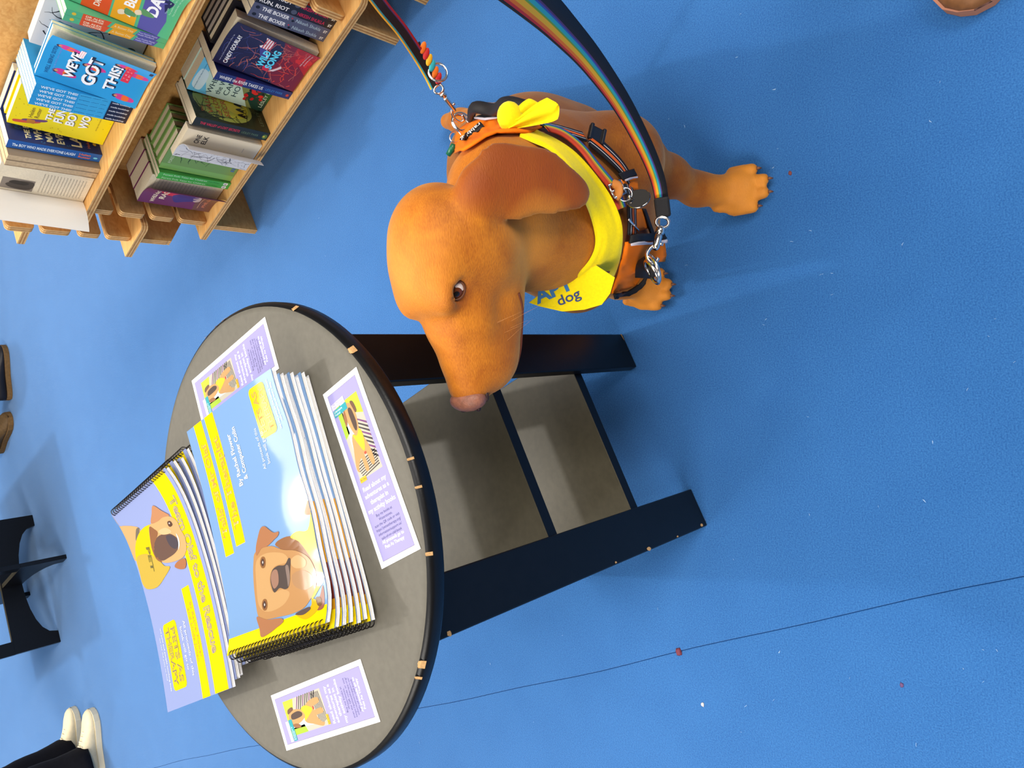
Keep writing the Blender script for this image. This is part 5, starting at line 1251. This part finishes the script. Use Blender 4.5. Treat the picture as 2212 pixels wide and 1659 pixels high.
rg = MB(); rg.ring(CR, (n*.6+d*.2+s_*.6), .0185, .0024, 32, 8, 0); rg.ring(CR+n*.004+d*.001, (n*.7+d*.1+s_*.5), .0165, .0024, 32, 8, 0); rg.build('chest_ring', [M_CHROME], har)
DR = atd(*C2(360, 325), (onbody(*C2(430, 340))-CAMP).length-.006)
rg = MB(); rg.ring(DR, (Z*.2-Y*.9+X*.3), .0185, .0024, 32, 8, 0, sx=1.1); rg.ring(DR+X*.004+Z*.002, (Z*.5-Y*.8), .0165, .0022, 32, 8, 0); rg.build('back_ring', [M_CHROME], har)
# green tag hanging from the back ring
tg = thing('harness_tag', 'small green tag on a ring at the back of the harness', 'tag', atd(*C2(290, 510), (DR-CAMP).length))
gd = (DR-CAMP).length
m = MB(); m.ring(atd(*C2(308, 425), gd), (-Y*.8+Z*.5+X*.2), .0125, .0011, 28, 6, 0, sx=.8); m.build('split_ring', [M_CHROME], tg)
m = MB(); gc = atd(*C2(286, 518), gd); g2 = atd(*C2(250, 570), gd+.004); m.tube([atd(*C2(296, 482), gd), gc, g2], [.0045, .0065, .005], 10, 0); m.build('tag_body', [mat('green_tag', rgb(24, 104, 72), .3, .5)], tg)
# ---- rainbow collar with its disc
RB = [(1, ink(206, 66, 34, .6)), (.45, ink(226, 128, 40, .6)), (.35, ink(214, 188, 50, .6)), (.35, ink(60, 150, 90, .6)), (.35, ink(50, 90, 170, .6)), (.2, ink(90, 50, 120, .6))]
col = thing('dog_collar', 'rainbow striped collar below the yellow bandana, with a steel name disc', 'collar', onbody(*C2(1400, 700)))
cpts = bpts(pl((1010, 400), (1110, 425), (1210, 485), (1300, 570), (1370, 660), (1440, 745), (1510, 830), (1560, 930), (1590, 1010)))
strap('webbing', cpts, 0.018, RB[::-1], col, off=0.0095)
bc = onbody(*C2(1535, 880), .014); q, n, _, _ = TREE.find_nearest(bc); td = (cpts[7]-cpts[6]).normalized(); sv = n.cross(td).normalized(); n = td.cross(sv)
m = MB(); hw, hl = .013, .0085
for k, (a, b) in enumerate((((-hl, -hw), (hl, -hw)), ((hl, -hw), (hl, hw)), ((hl, hw), (-hl, hw)), ((-hl, hw), (-hl, -hw)))): m.tube([bc+td*a[0]+sv*a[1], bc+td*b[0]+sv*b[1]], .0016, 8, 0)
m.tube([bc-sv*hw, bc+sv*hw], .0013, 8, 0); m.build('buckle', [M_CHROME], col)
dd = (bc-CAMP).length
m = MB(); m.tube(smoothline([atd(*C2(1560, 800), dd-.002), atd(*C2(1605, 820), dd-.006), atd(*C2(1610, 870), dd-.008), atd(*C2(1585, 910), dd-.004)], 5), .006, 8, 0, ell=.5); m.build('webbing_keeper', [ink(196, 120, 50, .6)], col)
dk = atd(*C2(1660, 885), dd-.004); m = MB(); m.ring(dk, (CAMP-dk).normalized()+X*.3, .0085, .0007, 24, 6, 0); m.tube([atd(*C2(1690, 890), dd-.006), atd(*C2(1700, 915), dd-.006)], .002, 8, 0); m.build('split_ring', [M_CHROME], col)
dc = atd(*C2(1765, 920), dd-.004); dn = ((CAMP-dc).normalized()+X*.75+Y*.2).normalized(); dx = dn.orthogonal().normalized(); dy = dn.cross(dx)
m = MB(); m.prism([(.0145*math.cos(2*math.pi*k/28), .0145*math.sin(2*math.pi*k/28)) for k in range(28)], dc-dn*.001, dx, dy, dn, .002, 0); m.ring(dc, dn, .0145, .0012, 28, 6, 0); m.build('name_disc', [mat('steel_disc', rgb(150, 146, 142), .1, .5, metal=1.0)], col)
m = MB(); a = onbody(*C2(1625, 1090), .012); b = onbody(*C2(1695, 1168), .012); m.tube(smoothline([a, (a+b)/2+(CAMP-a).normalized()*.006, b], 5), .0017, 8, 0); m.build('collar_ring', [M_CHROME], col)
# ---- yellow bandana: band round the neck, knot with two ears at the nape, printed point on the chest
ban = thing('bandana', 'bright yellow bandana knotted at the nape, blue printed words on its point', 'bandana', onbody(1330, 480))
outer = [(1128, 262), (1160, 280), (1202, 300), (1245, 330), (1288, 378), (1322, 428), (1342, 478), (1345, 522), (1338, 566), (1324, 604), (1312, 632)]
inner = [(1122, 296), (1150, 308), (1188, 326), (1222, 362), (1254, 418), (1276, 470), (1286, 520), (1276, 556), (1250, 588), (1214, 616), (1150, 655)]
def loft_cloth(name, A, B, off, K=9, n=5, ridge=0.0022, waves=3.0, fade=True):
    """cloth between two outlines; depth follows the dog but is ironed smooth, with folds running along the band"""
    a = smoothline([(p[0], p[1], 0) for p in A], n); b = smoothline([(p[0], p[1], 0) for p in B], n); N = len(a)
    G = np.zeros((N, K)); XY = np.zeros((N, K, 2)); ok = np.zeros((N, K), bool)
    for i in range(N):
        for k in range(K):
            f = k/(K-1); x = a[i].x*(1-f)+b[i].x*f; y = a[i].y*(1-f)+b[i].y*f; XY[i, k] = (x, y); p, nn, q, d = hit(x, y)
            if p is not None: G[i, k] = d; ok[i, k] = True
    mean = G[ok].mean(); G[~ok] = mean
    for it in range(60):           # fill misses by diffusion, then smooth everything
        H = G.copy(); P_ = np.pad(G, 1, mode='edge'); S = (P_[:-2, 1:-1]+P_[2:, 1:-1]+P_[1:-1, :-2]+P_[1:-1, 2:])/4
        G = np.where(ok & (it < 45), H, S)
    vs = []
    for dz in (0, 1):
        for i in range(N):
            for k in range(K):
                f = k/(K-1); r = ridge*math.sin(f*waves*2*math.pi+i*.10)+ridge*.6*math.sin(f*5*math.pi-i*.16); d = G[i, k]-off-.005*math.sin(f*math.pi)-r+dz*.002
                vs.append(atd(XY[i, k, 0], XY[i, k, 1], d))
    fs = []; M = N*K
    for i in range(N-1):
        for k in range(K-1):
            q = i*K+k; fs.append((q, q+1, q+K+1, q+K)); fs.append((M+q+1, M+q, M+q+K, M+q+K+1))
        for k in (0, K-1): q = i*K+k; fs.append((q, q+K, M+q+K, M+q))
    for i in (0, N-1):
        for k in range(K-1): q = i*K+k; fs.append((q, q+1, M+q+1, M+q))
    return obj(name, vs, fs, [M_YELLOW], ban, smooth=True)
bandobj = loft_cloth('band', outer, inner, .013)
TIP = [(1318, 634), (1328, 600), (1288, 574), (1236, 592), (1184, 622), (1143, 654), (1166, 662), (1215, 673), (1262, 669), (1300, 658)]
tc_ = onbody(1285, 585); tdist = (tc_-CAMP).length-.020
tn_ = ((CAMP-tc_).normalized()*.8-X*.35+Z*.15).normalized(); tp_ = atd(1285, 585, tdist)
tipm = MB(); tpts = [onplane(x, y, tp_, tn_) for x, y in TIP]
tx_ = (tpts[5]-tpts[0]).normalized(); ty_ = tn_.cross(tx_)
tipm.prism([((q-tpts[0]).dot(tx_), (q-tpts[0]).dot(ty_)) for q in tpts], tpts[0]-tn_*.0016, tx_, ty_, tn_, .0016, 0)
tip = tipm.build('point', [M_YELLOW], ban)
def tip_text(t, a, b, size, m, bold):
    v, f = text_mesh(t, bold); xs = [p[0] for p in v]; x0, w0 = min(xs), max(xs)-min(xs); d = (b[0]-a[0], b[1]-a[1]); L = math.hypot(*d); d = (d[0]/L, d[1]/L); u = (d[1], -d[0])
    obj('lettering', [onplane(a[0]+d[0]*(p[0]-x0)/w0*L+u[0]*p[1]*size, a[1]+d[1]*(p[0]-x0)/w0*L+u[1]*p[1]*size, tp_+tn_*.0006, tn_) for p in v], f, [m], tip)
tip_text('APY', (1160, 657), (1243, 621), 40, ink(30, 110, 170, .6), .035); tip_text('dog', (1208, 661), (1256, 641), 30, ink(40, 60, 110, .6), .012)
kc = onbody(1103, 283, .016)
m = MB(); m.ball(kc, ((X+Y*.2).normalized(), (Y-X*.2).normalized(), Z), (.019, .016, .015), 0); kx = MB()
m.build('knot', [M_YELLOW], ban)
def ear_cloth(pts, w, seed):
    P = smoothline([onbody(*p[:2], p[2]) if p[2] < .5 else atd(*p[:2], p[2]) for p in pts], 6); N = len(P); vs = []; fs = []; K = 7
    for i, p in enumerate(P):
        t = (P[min(i+1, N-1)]-P[max(i-1, 0)]).normalized(); v = (CAMP-p).normalized(); sd_ = t.cross(v).normalized(); u = i/(N-1)
        ww = w*(0.22+1.5*math.sin(min(1, u*1.05)*math.pi*.66)**1.2)*(1 if u < .8 else 1-(u-.8)/.2*.85)
        for dz in (0, -.0016):
            for k in range(K):
                e = k/(K-1)-.5; vs.append(p+sd_*(e*2*ww)+v*(.004*math.cos(e*2*math.pi*1.5+seed)*(1-u*.5)+dz))
    S = 2*K
    for i in range(N-1):
        for k in range(K-1):
            a = i*S+k; fs.append((a, a+1, a+S+1, a+S)); a += K; fs.append((a+1, a, a+S, a+S+1))
        for a, b in ((i*S, i*S+K), (i*S+K-1, i*S+2*K-1)): fs.append((a, a+S, b+S, b))
    for i in (0, N-1):
        for k in range(K-1): a = i*S+k; fs.append((a, a+1, a+K+1, a+K))
    return obj('knot_end', vs, fs, [M_YELLOW], ban, smooth=True)
kd = (kc-CAMP).length
ear_cloth([(1098, 278, kd-.012), (1130, 262, kd-.018), (1165, 246, kd-.022), (1190, 236, kd-.026), (1206, 226, kd-.030)], .0078, 0)
ear_cloth([(1098, 270, kd-.010), (1120, 252, kd-.006), (1143, 238, kd-.003), (1166, 226, kd)], .0070, 2)
# ---- leashes
L_RED, L_OR, L_YE, L_GR, L_TE, L_BL, L_PU = ink(200, 40, 40, .6), ink(236, 116, 24, .6), ink(240, 178, 30, .6), ink(110, 160, 60, .6), ink(46, 168, 176, .6), ink(50, 84, 170, .6), ink(86, 50, 110, .6)
l2 = thing('dog_leash', 'rainbow striped leash with black padding, clipped to the chest ring', 'leash', atd(1340, 230, .88))
W2 = [(.07, M_NYL), (.07, L_RED), (.09, L_OR), (.14, L_YE), (.05, L_GR), (.11, L_TE), (.05, L_BL), (.05, L_PU), (.40, M_NYL)][::-1]
lp2 = [atd(x, y, d) for x, y, d in ((1432, 466, 1.035), (1424, 400, 1.02), (1399, 330, .975), (1348, 232, .89), (1283, 138, .76), (1214, 60, .64), (1142, -10, .54), (1050, -90, .46), (940, -180, .40))]
strap('webbing', lp2[::-1], 0.029, W2, l2, surf=False, thick=.003, n=8, w1=.017)
m = MB(); m.box(atd(1431, 448, 1.028), ((lp2[0]-lp2[1]).normalized(), (lp2[0]-lp2[1]).normalized().cross((CAMP-lp2[0]).normalized()).normalized(), (CAMP-lp2[0]).normalized()), (.014, .0098, .004), .003, 0); m.build('stitched_end', [M_NYL], l2)
def snaphook(a, b, eye, parent, r=.0062):
    """swivel eye, barrel and curved hook from a (strap end) to b (ring)"""
    d = (b-a).normalized(); L = (b-a).length; v = (CAMP-a).normalized(); s = d.cross(v).normalized(); m = MB()
    m.ring(a, v, .0085, .0022, 24, 8, 0, sx=.8, xdir=d)
    m.tube([a+d*.007, a+d*.010, a+d*.016, a+d*.018], [.0045, .0062, .0062, .004], 14, 0)
    m.tube([a+d*.018, a+d*.022, a+d*L*.66, a+d*L*.72], [r*.72, r*.82, r*.82, r*.5], 14, 0)
    m.tube(smoothline([a+d*L*.60+s*.001, a+d*L*.72+s*.0065, a+d*L*.90+s*.0085, a+d*L*1.05+s*.003, a+d*L*1.05-s*.004, a+d*L*.92-s*.0065], 6), .0026, 8, 0)
    m.tube([a+d*L*.55-s*.002, a+d*L*.55-s*.0085], .0022, 8, 0)
    return m.build('snap_hook', [M_CHROME], parent)
snaphook(atd(1431, 480, 1.03), atd(1409, 562, (CR-CAMP).length-.004), 0, l2)
l1 = thing('dog_leash', 'black leash with thin rainbow edge, clipped to the ring on the dog\'s back', 'leash', atd(870, 70, .97))
dD = (DR-CAMP).length
W1 = [(.12, L_YE), (.10, L_TE), (.56, M_NYL), (.08, L_PU), (.14, L_RED)]
p1_ = [atd(x, y, d) for x, y, d in ((942, 188, dD-.03), (928, 160, dD-.035), (903, 118, dD-.06), (868, 66, dD-.115), (832, 22, dD-.175), (800, -20, dD-.24), (720, -120, dD-.37), (640, -215, dD-.50))]
strap('webbing', p1_, 0.0225, W1, l1, surf=False, thick=.003, n=8, w1=.0205)
br = MB(); N_ = 6
for k in range(N_):
    t = k/(N_-1); x, y = 909+33*t, 106+66*t; c = atd(x+5, y-3, dD-.062+.024*t); v = (CAMP-c).normalized(); dr = (atd(942, 188, dD-.03)-atd(905, 100, dD-.05)).normalized(); sd_ = dr.cross(v).normalized()
    br.ball(c, ((dr*.75+sd_*.65).normalized(), (sd_*.75-dr*.65).normalized(), v), (.0105, .0052, .0024), k % 4)
br.build('braided_end', [L_OR, L_RED, L_YE, L_TE], l1)
m = MB(); rc = atd(946, 156, dD-.044); m.ring(rc, (CAMP-rc).normalized()+X*.5-Y*.3, .0165, .0022, 30, 8, 0); m.build('steel_ring', [M_CHROME], l1)
m = MB(); m.tube(smoothline([atd(908, 118, dD-.05), atd(908, 105, dD-.052), atd(902, 94, dD-.05)], 4), [.004+.0015*math.sin(i) for i in range(9)], 8, 0); m.build('thread_tuft', [M_NYL], l1)
snaphook(atd(948, 193, dD-.03), atd(996, 258, dD-.004), 0, l1, r=.0055)
# ================================================================ FAR BLACK TABLE WITH CROSSED FOOT
ft = thing('side_table', 'black side table with arched crossed foot at the left edge of the photo', 'table', (-0.765, 4.15, 0))
fc_ = Vector((-0.765, 4.15, 0)); fa = Vector((0.915, 0.403, 0)); fb = Vector((0.403, -0.915, 0)).normalized()
def arch_panel(name, dr, nr, top):
    R = .322; pts = [(-R, 0), (-R+.055, 0)]
    for k in range(1, 12):
        a = math.pi*k/12; pts.append((-(R-.055)*math.cos(a), .105*math.sin(a)**.8))
    pts += [(R-.055, 0), (R, 0), (R, top), (-R, top)]
    m = MB(); m.prism(pts, fc_-nr*.0095, dr, Z, nr, .019, 0)
    o = m.build(name, [M_BLACK, M_SHELF], ft)
    for p in o.data.polygons:
        if p.normal.z > .7 and p.center.z > .1: p.material_index = 1
    return o
arch_panel('arched_panel', fa, fb, .19); arch_panel('arched_panel', fb, fa, .185)
for d in (fa, -fa, fb, -fb):
    nr = Vector((-d.y, d.x, 0)); m = MB(); m.box(fc_+d*.293+Z*.455, (d, nr, Z), (.030, .0098, .27), .002, 0); m.build('leg', [M_BLACK], ft)
m = MB(); m.box(Vector((-.70, 4.37, .737)), (Vector((-.39, .92, 0)).normalized(), Vector((.92, .39, 0)).normalized(), Z), (.42, .42, .012), .003, 0); m.build('tabletop', [M_TOP], ft)
# ================================================================ PEOPLE AT THE EDGES OF THE FRAME
def shoe(parent, toe, heading, L, wid, up_m, sole_m, laces=None, hgt=.09):
    """heading: unit vector from heel to toe"""
    h = Vector(heading).normalized(); s = Vector((-h.y, h.x, 0)); heel = Vector(toe)-h*L
    st = [0, .04, .12, .25, .40, .55, .70, .82, .92, .97, 1.0]
    wd = [.40, .66, .78, .76, .74, .84, .98, 1.0, .82, .55, .22]
    ht = [.80, .95, 1.0, 1.0, .95, .80, .62, .54, .46, .38, .30]
    def loft(z0, z1, ew, name, mt, dome):
        vs = []; fs = []; K = 14
        for t, w, g in zip(st, wd, ht):
            for k in range(K):
                a = 2*math.pi*k/K; x = math.cos(a); y = math.sin(a)
                zz = (z0+(hgt*g-z0)*(max(0, y)**.75)) if dome else (z1 if y > 0 else z0)
                ww = wid*.5*w*ew*(math.copysign(abs(x)**.6, x)) if dome else wid*.5*w*ew*math.copysign(abs(x)**.5, x)
                vs.append(heel+h*(L*t)+s*ww+Z*zz)
        for i in range(len(st)-1):
            for k in range(K): fs.append((i*K+k, i*K+(k+1) % K, (i+1)*K+(k+1) % K, (i+1)*K+k))
        fs += [tuple(range(K-1, -1, -1)), tuple((len(st)-1)*K+k for k in range(K))]
        return obj(name, vs, fs, [mt], r_, smooth=dome)
    r_ = bpy.data.objects.new('shoe', None); COL.objects.link(r_); r_.parent = parent; r_.empty_display_size = .03
    loft(.001, .024, 1.06, 'sole', sole_m, False); loft(.018, .09, 1.0, 'upper', up_m, True)
    if laces:
        m = MB()
        for k in range(4):
            c = heel+h*(L*(.50+.06*k))+Z*(hgt*(.87-.085*k)); m.tube([c-s*.024-Z*.006, c+Z*.004+h*.004, c+s*.024-Z*.006], .0032, 6, 0)
        m.build('laces', [laces], r_)
    return r_
def trousers(parent, feet, hip, r0, r1, mt, rh=.15):
    m = MB()
    for f in feet:
        f = Vector(f); k = f.lerp(hip, .5); k.x += .0
        m.tube(smoothline([f+Z*.045, f.lerp(hip, .28), k, hip+(f-hip)*.12], 5), [r0*(1+.04*math.sin(i*1.7))+(r1-r0)*i/15 for i in range(16)], 16, 0)
    m.ball(hip, (X, Y, Z), (rh, rh, rh*.8), 0); return m.build('trousers', [mt], parent)
M_DENIM = mat('black_trousers', rgb(15, 14, 20), .85, .2, noise=.2, nscale=60); M_LEA = mat('black_leather', rgb(30, 28, 32), .45, .4); M_TANS = mat('tan_sole', rgb(130, 98, 60), .8, .2, noise=.15, nscale=90)
M_WSH = mat('cream_leather', rgb(220, 206, 172), .6, .35, noise=.05, nscale=60); M_WSOLE = mat('white_sole', rgb(236, 224, 194), .6, .3)
pw = thing('person', 'person in white lace-up trainers and black trousers at the bottom left corner', 'person', (-1.5, 3.75, 0))
shoe(pw, (-1.335, 3.885, 0), (1, .08, 0), .285, .105, M_WSH, M_WSOLE, M_WSOLE); shoe(pw, (-1.292, 3.665, 0), (1, .16, 0), .285, .108, M_WSH, M_WSOLE, M_WSOLE)
trousers(pw, ((-1.535, 3.865, 0), (-1.51, 3.625, 0)), Vector((-1.60, 3.74, .90)), .078, .105, M_DENIM)
pb = thing('person', 'person in worn black and brown shoes at the top left edge', 'person', (0.15, 4.55, 0))
shoe(pb, (.40, 4.49, 0), (1, .09, 0), .285, .11, M_LEA, M_TANS); shoe(pb, (.035, 4.455, 0), (.62, -.78, 0), .28, .105, mat('brown_leather', rgb(98, 74, 44), .6, .3, noise=.2, nscale=70), M_TANS)
trousers(pb, ((.19, 4.475, .03), (-.09, 4.62, .03)), Vector((.06, 4.62, .92)), .07, .10, M_DENIM)
ph = thing('person', 'person in brown leather shoes at the top right edge', 'person', (0.62, 0.17, 0))
M_BRL = mat('tan_brown_leather', rgb(118, 76, 40), .55, .35, noise=.2, nscale=80); M_BRS = mat('rubber_sole', rgb(178, 122, 98), .8, .2)
shoe(ph, (.478, .150, 0), (-1, -.22, 0), .29, .105, M_BRL, M_BRS); shoe(ph, (.57, -.10, 0), (-1, .10, 0), .29, .105, M_BRL, M_BRS)
trousers(ph, ((.715, .20, .02), (.81, -.12, .02)), Vector((.86, .05, .90)), .07, .10, mat('dark_blue_trousers', rgb(30, 34, 52), .85, .2))
